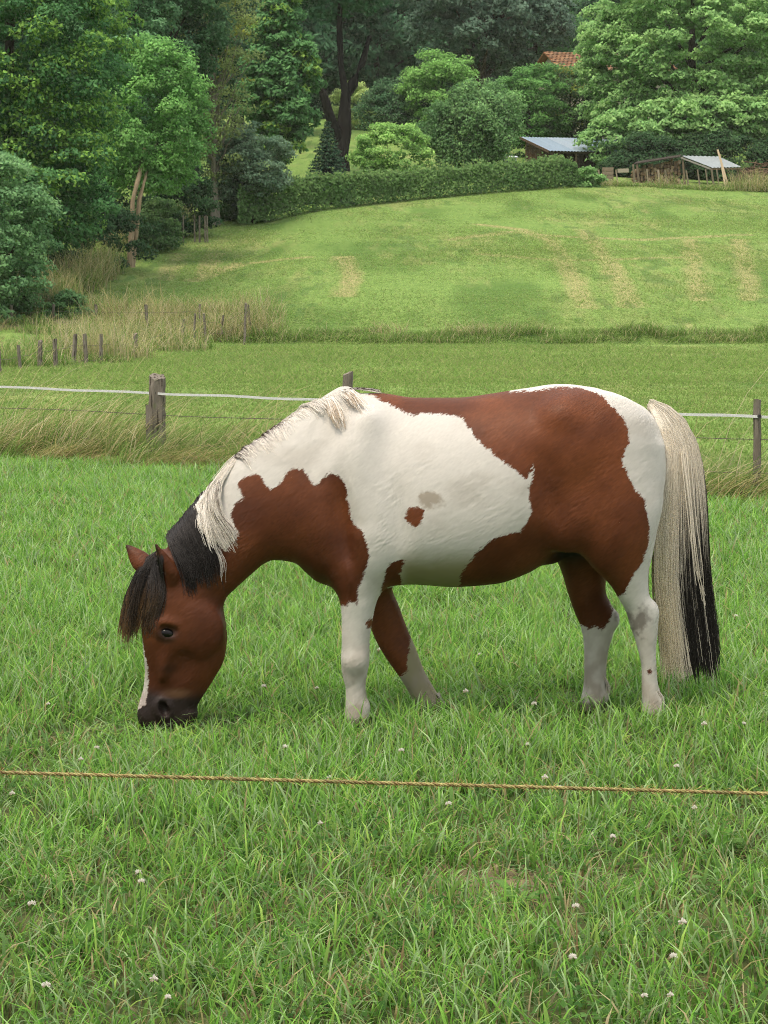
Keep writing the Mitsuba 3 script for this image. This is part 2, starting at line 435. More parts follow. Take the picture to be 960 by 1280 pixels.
def leaves(rng, c, nrm, size, col, fold=.25, ratio=.62):
    """One rhombic folded leaf at each centre c (N, 3) facing nrm."""
    N = len(c)
    r = rng.normal(size=(N, 3))
    d = r - nrm * (r * nrm).sum(1, keepdims=True)
    d[:, 2] -= .35                                        # tips hang
    d /= np.linalg.norm(d, axis=1, keepdims=True) + 1e-9
    s = np.cross(nrm, d)
    s /= np.linalg.norm(s, axis=1, keepdims=True) + 1e-9
    L = (size * rng.uniform(.65, 1.3, N))[:, None]
    w = L * ratio / 2
    dn = nrm * L * fold * .5
    v = np.stack([c - d * L * .5, c + s * w - dn - d * L * .05, c + d * L * .5 - dn * .4, c - s * w - dn - d * L * .05], 1).reshape(-1, 3)
    b = np.arange(N)[:, None] * 4
    return v, np.vstack([b + [0, 1, 2], b + [0, 2, 3]]), np.repeat(col, 4, 0)


def unit(rng, n):
    a = rng.normal(size=(n, 3))
    return a / np.linalg.norm(a, axis=1, keepdims=True)


def crown(rng, centre, radii, nclump, per, rc, leaf, dark, light, tips=None, tip_frac=.0, rough=.35, shell=.5, droop=0.0, flat=.75, zcut=None, cone=0.0, tint=.25):
    """Leaf clumps in an uneven envelope. Returns (leaf mesh, clump centres)."""
    d = unit(rng, nclump)
    lump = 1 + rough * 2 * (meshkit.fbm(d * 1.7 + rng.random(3) * 50, 3) - .5)
    q = rng.random(nclump) ** (1 / 3 * (1 - shell)) if shell < 1 else np.ones(nclump)
    pos = d * np.asarray(radii) * (lump * q)[:, None]
    if cone:
        k = np.clip(1 - cone * (pos[:, 2] / radii[2] + 1) / 2, .12, 1)
        pos[:, :2] *= k[:, None]
    pos += centre
    if zcut is not None: pos = pos[pos[:, 2] > zcut]
    m = len(pos)
    rcs = rc * rng.uniform(.6, 1.35, m)
    kcol = rng.random(m)
    who = np.repeat(np.arange(m), np.maximum((per * (rcs / rc) ** 2).astype(int), 4))
    n = len(who)
    dd = unit(rng, n)
    dd[:, 2] = np.abs(dd[:, 2]) * rng.choice([1, 1, 1, -.6], n)
    rr = rcs[who] * rng.uniform(.35, 1.05, n) ** .7
    off = dd * rr[:, None] * [1.15, 1.15, flat]
    if droop:
        off[:, 2] -= droop * np.hypot(off[:, 0], off[:, 1]) ** 1.3
    c = pos[who] + off
    outv = (c - centre) / np.asarray(radii)
    outv /= np.linalg.norm(outv, axis=1, keepdims=True) + 1e-9
    nrm = dd * .5 + outv * .3 + [0, 0, .75] + rng.normal(size=(n, 3)) * .45
    nrm /= np.linalg.norm(nrm, axis=1, keepdims=True)
    mixv = np.clip(kcol[who] * .55 + rng.random(n) * .45, 0, 1)[:, None]
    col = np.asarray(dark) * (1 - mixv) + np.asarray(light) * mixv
    if tips is not None:
        young = (meshkit.noise(pos * .55 + rng.random(3) * 9) + .25 * rng.normal(size=m) > 1.02 - tip_frac)[who] & (rng.random(n) < np.clip(rr / rcs[who] * 1.5 - .55, 0, 1))
        col[young] = np.asarray(tips) * rng.uniform(.8, 1.15, (young.sum(), 1))
    # light on the clump painted in: outer and upper leaves paler, inner ones darker
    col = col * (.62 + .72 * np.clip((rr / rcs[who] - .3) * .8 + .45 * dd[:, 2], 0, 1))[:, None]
    col = col * rng.uniform(1 - tint, 1 + tint, (n, 1))
    return leaves(rng, c, nrm, leaf, col), pos


def limbs(rng, root, top, r0, pos, n, seg=6, bend=.15, start=.25):
    """Main stem from root to top and n limbs to clump centres: list of (points, radii)."""
    t = np.linspace(0, 1, 9)[:, None]
    wob = np.cumsum(rng.normal(size=(9, 3)) * [1, 1, 0] * bend * .25, axis=0)
    stem = root * (1 - t) + top * t + wob * t
    rs = r0 * (1 - .8 * t[:, 0]) * (1 + .5 * np.exp(-t[:, 0] * 22))
    out = []
    if len(pos) and n:
        for j in rng.choice(len(pos), min(n, len(pos)), replace=False):
            k = np.clip((pos[j, 2] - root[2]) / max(top[2] - root[2], .1) * rng.uniform(.45, .8), start, .95)
            a = np.array([np.interp(k, t[:, 0], stem[:, i]) for i in range(3)])
            s = np.linspace(0, 1, seg)[:, None]
            mid = (a + pos[j]) / 2 + [0, 0, np.linalg.norm(pos[j] - a) * .12]
            b = a * (1 - s) ** 2 + 2 * mid * s * (1 - s) + pos[j] * s ** 2
            b[1:-1] += rng.normal(size=(seg - 2, 3)) * bend * .3
            ra = np.interp(k, t[:, 0], rs) * .55
            out.append((b, ra * (1 - .85 * s[:, 0])))
    return stem, rs, out


def tree(name, label, cat, u, y, cz, radii, nclump, per, rc, leaf, dark, light, seed, trunk_r=.2, bark=(.05, .043, .035), n_limbs=14, dx=0.0, group=None, base=None, stems=None, foliage_name='crown', **kw):
    """A tree standing at (u, y): crown centre cz metres above its foot."""
    rng = np.random.default_rng(seed)
    key = numbered(name)
    root = at_u(u, y) if base is None else np.asarray(base, float)
    root = root - [0, 0, .15]
    c = root + [dx, 0, cz]
    dark, light = np.asarray(dark) * LEAF_K, np.asarray(light) * LEAF_K
    extra = kw.pop('extra', [])
    (v, f, k), pos = crown(rng, c, radii, nclump, per, rc, leaf, dark, light, **kw)
    for off, rad_, nc_ in extra:                     # low boughs
        kw2 = {**kw, 'zcut': None}
        m_, p_ = crown(rng, c + np.asarray(off, float), rad_, nc_, per, rc, leaf, dark, light, **kw2)
        v, f, k = join([(v, f, k), m_])
        pos = np.vstack([pos, p_])
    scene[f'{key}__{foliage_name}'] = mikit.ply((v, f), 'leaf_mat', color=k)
    if trunk_r:
        stem, rs, lb = limbs(rng, root, c + [0, 0, radii[2] * .55], trunk_r, pos, n_limbs)
        tv = colored(taper(stem, rs, 9, seed), bark, rng)
        part(key, 'trunk', mikit.ply((tv[0], tv[1]), 'bark_mat', smooth=True, color=tv[2]))
        if lb:
            m = join([colored(taper(p_, r_, 5, seed + i), bark, rng) for i, (p_, r_) in enumerate(lb)])
            kk = part(key, 'limb', mikit.ply((m[0], m[1]), 'bark_mat', smooth=True, color=m[2]))
            tag(kk, kind='stuff')
    for i, (p_, r_) in enumerate(stems or []):
        tv = colored(taper(p_, r_, 8, seed + 50 + i), bark, rng)
        part(key, 'trunk', mikit.ply((tv[0], tv[1]), 'bark_mat', smooth=True, color=tv[2]))
    tag(key, label, cat, group)
    return key, root, pos


LEAF_K = np.array([3.5, 3.15, 3.5])
# the edge of the wood, nearest trees first
tree('field_maple', 'tall dense tree with yellow-green young shoots overhanging the end of the meadow verge', 'tree', 18, 79, 9.0, (4.3, 4.2, 8.4), 900, 95, .46, .165, (.022, .062, .028), (.045, .11, .035), 1, .3,
     tips=(.27, .47, .11), tip_frac=.45, rough=.3, shell=.5, n_limbs=8,
     extra=[((.6, -2.8, 1.0), (3.2, 1.4, 5.5), 230), ((1.6, -2.2, -5.5), (2.4, 1.6, 2.0), 110)])
tree('oak_tree', 'low grey-green oak boughs standing in front of the tall tree with yellow shoots', 'tree', -12, 72, 2.9, (2.1, 2.0, 2.7), 260, 95, .36, .14, (.036, .085, .038), (.078, .150, .060), 2, .16, rough=.35, shell=.5)
tree('pale_ash_tree', 'tree with drooping feathery mid-green foliage and two bare pale leaning trunks', 'tree', 190, 90, 5.6, (2.3, 2.2, 3.2), 330, 110, .42, .15, (.040, .10, .032), (.085, .18, .050), 3, .0, droop=.5, rough=.4, shell=.5, zcut=P(0, 236, 90)[2],
     stems=[(np.array([at_u(164, 87.6), P(166, 250, 87.6), P(172, 228, 87.8), P(177, 208, 88.6), P(184, 170, 90.2)]), np.array([.11, .09, .08, .07, .03])),
            (np.array([at_u(168, 87.8), P(175, 248, 87.8), P(182, 222, 88.2), P(188, 195, 90)]), np.array([.09, .075, .06, .03]))], bark=(.30, .235, .16))
tree('dark_alder', 'dark green tall tree rising behind the feathery drooping tree', 'tree', 205, 101, 10.0, (2.8, 2.6, 6.4), 420, 95, .5, .19, (.022, .050, .024), (.036, .085, .036), 4, .2, rough=.35)
tree('grey_poplar', 'grey-green tall tree between the yellow-shooted tree and the dark one', 'tree', 140, 96, 9.6, (2.4, 2.4, 6.8), 420, 95, .46, .18, (.035, .085, .042), (.062, .125, .058), 5, .2, rough=.35)
tree('birch_tree', 'thin sparse tree with a pale trunk and brownish bare twigs', 'tree', 270, 104, 6.8, (1.9, 1.9, 5.4), 210, 45, .42, .14, (.055, .085, .035), (.11, .15, .05), 6, .17, bark=(.24, .215, .18), n_limbs=46, tips=(.36, .38, .07), tip_frac=.16, rough=.4, shell=.3)
tree('grey_willow', 'low rounded grey-green willow by the hedge end', 'tree', 318, 105, 2.7, (1.75, 1.6, 1.9), 190, 90, .34, .15, (.040, .078, .048), (.085, .13, .080), 7, .12, rough=.35)
tree('chestnut_tree', 'compact tree with large dark green leaves and pale shoots on its top', 'tree', 352, 113, 6.6, (2.15, 2.0, 4.2), 290, 70, .42, .25, (.028, .072, .030), (.055, .125, .042), 8, .16, tips=(.24, .40, .09), tip_frac=.28, rough=.32, cone=.5)
tree('bramble_bush', 'low dark green bramble patch among the straw-coloured grass by the dirt track', 'bush', 62, 73.5, .35, (1.5, .8, .55), 60, 80, .26, .12, (.03, .07, .03), (.06, .12, .045), 29, 0, foliage_name='foliage', rough=.3, shell=.3)
tree('nettle_bush', 'loose green weed clump where the trimmed hedge ends by the shed', 'bush', 727, 127.4, .45, (1.1, .8, .75), 70, 60, .26, .16, (.05, .11, .035), (.085, .165, .055), 28, 0, foliage_name='foliage', rough=.45, shell=.3)
# undergrowth at the foot of the wood
for i, (u, y, cz, r, h, d, l) in enumerate([(222, 99, 1.2, 1.9, 1.5, (.012, .030, .014), (.026, .055, .022)), (262, 107, 1.3, 1.8, 1.6, (.016, .036, .018), (.030, .062, .028)), (300, 106, 1.2, 1.5, 1.4, (.030, .065, .026), (.050, .105, .036)),
                                            (196, 94, 1.0, 1.2, 1.2, (.022, .05, .02), (.05, .09, .03)), (128, 86, 1.3, 1.9, 1.7, (.012, .03, .014), (.026, .055, .024)), (60, 83, 1.4, 2.0, 1.8, (.014, .034, .016), (.030, .062, .026)), (165, 98, 1.4, 1.9, 1.8, (.012, .03, .014), (.026, .055, .024))]):
    tree('undergrowth_bush', ['dark bush beneath the feathery drooping tree', 'dark bush at the foot of the pale sparse trunk', 'green bush joining the start of the hedge', 'low bush at the foot of the leaning pale trunks', 'dark bush under the yellow-shooted tree', 'dark bush between the oak boughs and the yellow-shooted tree', 'dark bush behind the leaning pale trunks'][i],
         'bush', u, y, cz, (r, 1.3, h), 60, 130, .4, .13, d, l, 30 + i, 0, foliage_name='foliage', rough=.3, shell=.4)

# the big dark-stemmed tree above the hedge
rng = np.random.default_rng(40)
by = 128.0
bole = [P(426, 214, by), P(427, 190, by), P(430, 165, by), P(432, 140, by), P(431, 115, by), P(427, 85, by), P(424, 55, by), P(424, 20, by), P(428, -20, by)]
fork = [P(426, 178, by), P(418, 160, by - .4), P(411, 140, by - .8), P(405, 118, by - 1), P(396, 92, by - 1.2)]
fork2 = [P(431, 130, by), P(440, 105, by + .3), P(452, 80, by + .6), P(462, 45, by + 1)]
tree('walnut_tree', 'large tree with a thick dark forked trunk bare above the clipped meadow', 'tree', 432, by, 14.0, (4.4, 4.2, 5.2), 460, 75, .62, .27, (.022, .060, .032), (.042, .10, .050), 9, 0, rough=.3, shell=.45, zcut=P(0, 112, by)[2],
     bark=(.018, .016, .015), stems=[(np.array(bole), np.linspace(.46, .16, 9) * [1.15, 1, 1, .95, .8, .75, .8, .8, .8]), (np.array(fork), np.array([.30, .27, .24, .2, .1])), (np.array(fork2), np.array([.3, .25, .2, .1]))])
# spruce: tiers of drooping needle sprays
key = numbered('spruce_tree')
rng = np.random.default_rng(41)
b = at_u(410, 112)
Hs = 3.9
out = []
for z in np.linspace(.25, Hs - .05, 24):
    R = 1.45 * (1 - z / Hs) ** .85 + .04
    nb = max(5, int(15 * R + 4))
    for a in rng.random() * 6.28 + np.arange(nb) * 6.283 / nb + rng.normal(size=nb) * .15:
        n = int(26 * R + 6)
        t = rng.random(n) ** .7
        L = R * rng.uniform(.8, 1.15)
        c = b + np.stack([np.cos(a) * L * t, np.sin(a) * L * t, z - .32 * L * t + .14 * L * t ** 2], 1) + rng.normal(size=(n, 3)) * [.05, .05, .03]
        nr = np.array([0, 0, 1.0]) + rng.normal(size=(n, 3)) * .4 + np.array([math.cos(a), math.sin(a), 0]) * .3
        nr /= np.linalg.norm(nr, axis=1, keepdims=True)
        out.append(leaves(rng, c, nr, .17, np.array([.045, .095, .065]) * rng.uniform(.6, 1.5, (n, 1)) + np.array([.035, .06, .03]) * (t[:, None] ** 3), ratio=.4))
m = join(out)
scene[f'{key}__crown'] = mikit.ply((m[0], m[1]), 'leaf_mat', color=m[2])
tv = taper(np.array([b - [0, 0, .1], b + [0, 0, 1.5], b + [0, 0, Hs]]), [.09, .06, .015])
part(key, 'trunk', mikit.ply(tv, 'bark_mat', smooth=True, color=np.full((len(tv[0]), 3), .05)))
tag(key, 'small dark spruce standing before the thick dark trunk', 'tree')
# bushes along the garden side of the hedge
tree('flowering_shrub', 'loose yellow-green shrub between the spruce and the round willow bush', 'bush', 488, 119, 1.9, (1.9, 1.5, 1.9), 170, 75, .36, .17, (.055, .12, .035), (.115, .20, .055), 10, .05, foliage_name='foliage', rough=.45, n_limbs=20)
tree('willow_shrub', 'wide olive-green bush with upright twigs beside the metal-roofed shed', 'bush', 588, 129, 2.7, (2.75, 2.0, 2.6), 330, 90, .4, .18, (.038, .085, .035), (.080, .15, .055), 11, .1, foliage_name='foliage', rough=.6, flat=1.5, shell=.3, n_limbs=20)
tree('round_bush', 'clipped pale round bush on the lawn behind the dark trunk', 'bush', 372 + 72, 172, 1.7, (1.75, 1.6, 1.7), 90, 140, .45, .16, (.10, .15, .05), (.15, .20, .075), 12, 0, foliage_name='foliage', rough=.1, shell=.8)
tree('dark_shrub', 'dark shrub to the side of the clipped round bush', 'bush', 498, 160, 2.1, (2.6, 1.6, 2.2), 120, 120, .6, .19, (.022, .055, .028), (.045, .09, .04), 13, 0, foliage_name='foliage', rough=.4)
tree('hazel_bush', 'bright green bush before the tall dark conifer', 'bush', 552, 158, 3.4, (2.6, 1.8, 2.8), 130, 120, .6, .2, (.05, .11, .03), (.09, .18, .05), 14, .08, foliage_name='foliage', rough=.4)
tree('elder_bush', 'dense green bush behind the metal-roofed shed', 'bush', 660, 151, 3.2, (2.2, 2.0, 2.9), 150, 140, .55, .18, (.030, .080, .026), (.065, .145, .040), 15, .1, foliage_name='foliage', rough=.38)
tree('lilac_bush', 'dark bush with a yellowish top below the tiled roof', 'bush', 708, 153, 3.3, (2.0, 2.0, 2.7), 140, 140, .55, .18, (.022, .055, .022), (.045, .095, .03), 16, .1, foliage_name='foliage', rough=.35, tips=(.26, .31, .07), tip_frac=.3)
tree('cedar_tree', 'very dark broad conifer with a brown trunk rising behind the shrubs', 'tree', 598, 176, 11.0, (6.6, 5.0, 6.6), 420, 90, .8, .34, (.032, .062, .042), (.058, .098, .066), 17, .5, bark=(.06, .045, .036), rough=.32, shell=.4, droop=.25, zcut=P(0, 86, 176)[2])
tree('lime_tree', 'soft mid-green tree hanging over the tiled roof', 'tree', 668, 182, 9.2, (3.4, 3.0, 5.0), 200, 130, .75, .22, (.035, .085, .035), (.065, .135, .055), 18, .3, rough=.35, droop=.25)
tree('ornamental_walnut', 'huge bright green spreading tree with layered boughs above the firewood shelter', 'tree', 860, 145, 7.6, (7.3, 6.6, 6.6), 1150, 85, .62, .27, (.055, .120, .042), (.120, .205, .072), 19, .42, bark=(.05, .042, .035), rough=.26, shell=.5, flat=.55, n_limbs=26, droop=.22, zcut=P(0, 196, 140)[2],
     extra=[((-5.0, -6.2, -6.0), (1.9, 1.3, 1.9), 70), ((-2.4, -6.0, -5.2), (2.6, 1.5, 1.7), 80), ((1.5, -5.6, -4.6), (3.0, 1.6, 1.5), 80), ((5, -5, -4.6), (3, 1.6, 1.6), 70)])
tree('shade_bush', 'dark bush in the shade behind the firewood shelter', 'bush', 805, 137, 1.0, (2.5, 1.2, 1.7), 150, 130, .5, .17, (.014, .034, .016), (.028, .060, .024), 20, 0, foliage_name='foliage', rough=.3)
tree('shade_bush', 'dark bush beneath the spreading tree beyond the leaning planks', 'bush', 915, 137.5, 1.0, (4.6, 1.2, 1.7), 200, 130, .5, .17, (.014, .034, .016), (.028, .060, .024), 21, 0, foliage_name='foliage', rough=.3)
# far trees that close the view
FAR2 = [(-120, 175), (10, 190), (110, 205), (210, 220), (310, 235), (400, 250), (480, 262), (565, 255), (645, 270), (720, 250), (800, 262), (880, 240), (960, 250), (1050, 230)]
FAR = [(-330, 95, 8, 4.5), (-240, 105, 9, 5), (-150, 112, 10, 5), (1110, 165, 11, 7), (1200, 160, 11, 7), (-70, 120, 11, 5), (40, 128, 12, 5), (120, 140, 11, 5.5), (215, 150, 12, 6), (300, 165, 12, 6), (385, 196, 11, 6.5), (470, 205, 11, 7), (560, 214, 12, 7.5), (650, 222, 12, 7.5), (735, 216, 12, 7), (830, 205, 12, 7), (930, 190, 12, 7.5), (1020, 178, 12, 7)]
FL = ['outlying tree farthest out beyond the oak boughs', 'outlying tree second beyond the oak boughs', 'outlying tree next beyond the oak boughs', 'outlying tree past the brushwood pile', 'outlying tree farthest past the brushwood pile', 'far tree behind the low oak boughs', 'far tree seen above the oak boughs', 'far tree behind the grey-green tree', 'far tree behind the dark alder', 'far tree behind the sparse birch', 'far tree behind the compact chestnut',
      'far tree behind the dark forked trunk', 'far tree beside the broad dark conifer', 'far tree behind the broad dark conifer', 'far tree with a leaning bare stem above the tiled roof', 'far tree behind the spreading walnut', 'far tree past the spreading walnut', 'far tree beyond the brushwood pile']
for i, (u, y, cz, r) in enumerate(FAR):
    k = .75 + .5 * ((i * 37) % 10) / 10
    tree('woodland_tree', FL[i], 'tree', u, y, cz * .8, (r, r * .8, cz * .72), 300, 42, 1.2, .58, np.array((.020, .050, .028)) * k, np.array((.040, .088, .044)) * k, 60 + i, .35, rough=.35, shell=.6, group='trees of the wood behind the meadow', n_limbs=8)

for i, (u, y) in enumerate(FAR2):
    k = .8 + .4 * ((i * 29) % 10) / 10
    tree('background_tree', f"distant tree high on the hill, {'first second third fourth fifth sixth seventh eighth ninth tenth eleventh twelfth thirteenth fourteenth'.split()[i]} counted from the side of the tall yellow-shooted tree", 'tree', u, y, 9.5, (8.5, 6.5, 9.5), 260, 40, 1.5, .72, np.array((.022, .052, .030)) * k, np.array((.042, .088, .048)) * k, 80 + i, 0, rough=.3, shell=.7, group='distant trees on the hill')

# hedge: one clipped leafy bank with stems, following the meadow's edge
rng = np.random.default_rng(77)
hp = [(300, 104.0), (420, 109.5), (530, 116.0), (640, 122.5), (718, 127.2)]
out, stems = [], []
n = 19000
t = rng.random(n)
hu, hy = np.interp(t, np.linspace(0, 1, 5), [a for a, _ in hp]), np.interp(t, np.linspace(0, 1, 5), [a for _, a in hp])
hx = px_x(hu, hy)
hh = (1.18 - .35 * sstep(.93, 1.0, t) + .1 * (1 - t)) + .45 * meshkit.fbm(np.stack([hx * .8, hy * 0, hx * 0], 1), 3) + .16 * np.abs(rng.normal(size=n)) * (rng.random(n) < .22)
zf = rng.random(n) ** .75
dep = rng.uniform(-.7, .7, n)
side = np.where(rng.random(n) < .62, -.72 + .16 * rng.normal(size=n) + .25 * (meshkit.noise(np.stack([hx * 1.3, zf * 3, hx * 0], 1)) - .5), dep)
top = rng.random(n) < .35
zf = np.where(top, 1 - .08 * rng.random(n), zf)
side = np.where(top, dep, side) + .22 * (meshkit.noise(np.stack([hx * .9, zf * 2.2, hx * 0 + 4], 1)) - .5) - .10 * zf * np.sign(side)
c = np.stack([hx, hy + side, ground(hx, hy) + hh * zf], 1)
nr = np.stack([rng.normal(size=n) * .4, np.where(top, 0, -.6) + rng.normal(size=n) * .4, .6 + rng.normal(size=n) * .35], 1)
nr /= np.linalg.norm(nr, axis=1, keepdims=True)
kc = meshkit.noise(np.stack([hx * 1.1, zf * 2, side], 1))[:, None]
col = np.array([.12, .235, .085]) * (1 - kc) + np.array([.22, .355, .13]) * kc
col = np.where((rng.random(n) < .3)[:, None] & top[:, None], np.array([.30, .42, .15]), col) * rng.uniform(.7, 1.25, (n, 1))
m = leaves(rng, c, nr, .19, col)
key = numbered('clipped_hedge')
scene[f'{key}__foliage'] = mikit.ply((m[0], m[1]), 'leaf_mat', color=m[2])
tag(key, 'long trimmed green hedge along the top edge of the mown meadow', 'hedge')
# ------------------------------------------------------------------ the pony
# Worked out in body units (1/338 m): U along the body, V down, W across (negative = near flank); mapped to metres by pony_world().
PY, PYAW = 8.53, 0.10
PS = PY / 2880.0
PZ0 = P(480, 600, PY)[2]


def pony_world(q):
    q = np.asarray(q, float)
    return np.stack([(q[..., 0] - 480) * PS, PY + q[..., 2] * PS + PYAW * (q[..., 0] - 640) * PS, PZ0 - (q[..., 1] - 600) * PS], -1)


def pony_local(p):
    U, V = p[0] / PS + 480, 600 - (p[2] - PZ0) / PS
    return np.array([U, V])


def bp(u, v, w=0.0):
    """Measured outline point -> body units for a body plane at offset w."""
    return pony_local(P(u, v, PY + w * PS + PYAW * (u - 640) * PS))


def catmull(a, n):
    """Dense smooth curve through the rows of a."""
    from scipy.interpolate import PchipInterpolator
    a = np.asarray(a, float)
    t = np.r_[0, np.cumsum(np.linalg.norm(np.diff(a[:, :4], axis=0), axis=1) + 1e-6)]
    t /= t[-1]
    return PchipInterpolator(t, a)(np.linspace(0, 1, n))


GS = 2.35
GU, GV, GW = np.arange(140, 860, GS), np.arange(466, 932, GS), np.arange(-108, 108, GS)


class Field:
    def __init__(self):
        self.f = np.full((len(GU), len(GV), len(GW)), 60.0, np.float32)

    def box(self, lo, hi, pad):
        s = []
        for g, a, b in zip((GU, GV, GW), lo, hi):
            i0, i1 = np.searchsorted(g, [a - pad, b + pad])
            s.append(slice(max(i0, 0), max(i1, i0 + 1)))
        return tuple(s)

    def add(self, s, d, k, sub=False):
        a = self.f[s]
        d = d.astype(np.float32)
        if sub:
            h = np.maximum(k - np.abs(-d - a), 0) / k
            self.f[s] = np.maximum(a, -d) + h * h * k / 4
        else:
            h = np.maximum(k - np.abs(d - a), 0) / k
            self.f[s] = np.minimum(a, d) - h * h * k / 4

    def loft(self, rows, k=14, n=2.0, samples=140):
        """rows: (uT, vT, uB, vB, half width, w centre, skew) in measured units; a body swept through the sections T-B."""
        r = []
        for q in rows:
            q = list(q) + [0.0] * (7 - len(q))
            r.append([*bp(q[0], q[1], q[5]), *bp(q[2], q[3], q[5]), q[4], q[5], q[6]])
        r = catmull(r, samples)
        T, B = r[:, :2], r[:, 2:4]
        C, hl = (T + B) / 2, np.linalg.norm(B - T, axis=1) / 2
        ax = (B - T) / (2 * hl[:, None])
        nrm = np.stack([-ax[:, 1], ax[:, 0]], 1)
        hw = r[:, 4]
        lo = np.r_[np.minimum(T, B).min(0), (r[:, 5] - hw).min()]
        hi = np.r_[np.maximum(T, B).max(0), (r[:, 5] + hw).max()]
        s = self.box(lo, hi, 26)
        U, V = np.meshgrid(GU[s[0]], GV[s[1]], indexing='ij')
        best = np.full(U.shape, 1e9)
        idx = np.zeros(U.shape, int)
        for i in range(samples):
            du, dv = U - C[i, 0], V - C[i, 1]
            e = np.abs(du * nrm[i, 0] + dv * nrm[i, 1])
            t = np.abs(du * ax[i, 0] + dv * ax[i, 1]) / hl[i]
            m = e + 6.0 * np.maximum(t - 1.15, 0) * hl[i] * 0.3
            b = m < best
            best[b], idx[b] = m[b], i
        du, dv = U - C[idx, 0], V - C[idx, 1]
        t = (du * ax[idx, 0] + dv * ax[idx, 1]) / hl[idx]
        e = np.maximum(np.abs(du * nrm[idx, 0] + dv * nrm[idx, 1]) - 1.5, 0)
        w = GW[s[2]][None, None, :] - r[idx, 5][..., None]
        a = (hw[idx] * (1 + r[idx, 6] * np.clip(t, -1, 1)))[..., None]
        b = hl[idx][..., None]
        m = (np.abs(t[..., None]) ** n + np.abs(w / a) ** n) ** (1 / n)
        d = (m - 1) * np.minimum(a, b)
        d = np.where(d > 0, np.sqrt(np.maximum(d, 0) ** 2 + e[..., None] ** 2), np.maximum(d, e[..., None] - 0.001 * 0) if False else np.where(e[..., None] > 0, np.maximum(d, e[..., None]), d))
        self.add(s, d, k)

    def ell(self, u, v, w, ru, rv, rw, k=8, rot=0.0, sub=False, raw=False):
        c = np.array([*(bp(u, v, w) if not raw else (u, v)), w])
        R = max(ru, rv)
        s = self.box(c - [R, R, rw], c + [R, R, rw], 2 * k + 6)
        U, V, W = np.meshgrid(GU[s[0]], GV[s[1]], GW[s[2]], indexing='ij')
        U, V, W = U - c[0], V - c[1], W - c[2]
        ca, sa = math.cos(rot), math.sin(rot)
        x, y = (ca * U + sa * V) / ru, (-sa * U + ca * V) / rv
        m = np.sqrt(x * x + y * y + (W / rw) ** 2)
        g = np.sqrt((x / ru) ** 2 + (y / rv) ** 2 + (W / rw ** 2) ** 2) + 1e-9
        self.add(s, m * (m - 1) / g, k, sub)


def surface_nets(f, origin, step):
    """Smooth iso-surface at 0 of the samples f (inside negative): one vertex per crossed cell."""
    ins = f < 0
    nx, ny, nz = np.array(f.shape) - 1
    cnt = np.zeros((nx, ny, nz), np.float32)
    acc = np.zeros((nx, ny, nz, 3), np.float32)
    corner = [(a, b, c) for a in (0, 1) for b in (0, 1) for c in (0, 1)]
    cut = lambda o: (slice(o[0], nx + o[0]), slice(o[1], ny + o[1]), slice(o[2], nz + o[2]))
    for a in corner:
        for ax in range(3):
            if a[ax]: continue
            b = tuple(x + (i == ax) for i, x in enumerate(a))
            fa, fb = f[cut(a)], f[cut(b)]
            m = ins[cut(a)] != ins[cut(b)]
            t = np.where(m, fa / np.where(m, fa - fb, 1), 0)
            cnt += m
            for i in range(3):
                acc[..., i] += m * (a[i] + (t if i == ax else 0))
    on = cnt > 0
    idx = np.full(on.shape, -1)
    idx[on] = np.arange(on.sum())
    v = np.argwhere(on) + acc[on] / cnt[on][:, None]
    quads = []
    for ax in range(3):
        o1, o2 = [i for i in range(3) if i != ax]
        sl = [slice(1, n) for n in (nx, ny, nz)]
        sl[ax] = slice(0, (nx, ny, nz)[ax])
        A = ins[tuple(sl)]
        sl2 = list(sl); sl2[ax] = slice(1, (nx, ny, nz)[ax] + 1)
        Bq = ins[tuple(sl2)]
        at = np.argwhere(A != Bq)
        off = np.array([1, 1, 1]); off[ax] = 0
        g = at + off
        flip = A[tuple(at.T)]
        e1, e2 = np.eye(3, dtype=int)[o1], np.eye(3, dtype=int)[o2]
        c = [idx[tuple(x.T)] for x in (g - e1 - e2, g - e2, g, g - e1)]
        q = np.stack(c, 1)
        if ax == 1: flip = ~flip
        q[~flip] = q[~flip][:, ::-1]
        quads.append(q)
    q = np.vstack(quads)
    return v * step + np.asarray(origin), np.vstack([q[:, [0, 1, 2]], q[:, [0, 2, 3]]])


F = Field()
# trunk of the body: (top u,v, bottom u,v, half width, w, skew)
F.loft([(388, 575, 386, 706, 36, 0, .1), (404, 522, 400, 724, 50, 0, .25), (434, 495, 428, 735, 60, 0, .42), (470, 491, 464, 734, 70, 0, .38),
        (520, 497, 514, 730, 82, 0, .2), (570, 497, 567, 733, 90, 0, .1), (620, 491, 620, 729, 92, 0, .05), (660, 485, 662, 715, 90, 0, .0),
        (700, 480, 704, 690, 86, 0, -.02), (740, 484, 740, 690, 82, 0, -.02), (775, 495, 766, 692, 76, 0, -.02), (802, 507, 788, 688, 66, 0, 0),
        (819, 524, 800, 668, 52, 0, 0), (828, 550, 812, 650, 36, 0, 0), (830, 570, 824, 620, 18, 0, 0)], n=2.15, samples=220)
F.loft([(440, 514, 410, 706, 42, 0, .3), (422, 504, 398, 716, 46, 0, .4), (395, 504, 373, 704, 48, 0, .35), (350, 531, 342, 700, 39, 0, .3), (310, 561, 312, 720, 33, 0, .3),
        (275, 593, 290, 740, 29, 0, .3), (240, 635, 277, 750, 26, -3, .2), (208, 674, 268, 757, 24, -5, .1)], k=20, n=2.1)
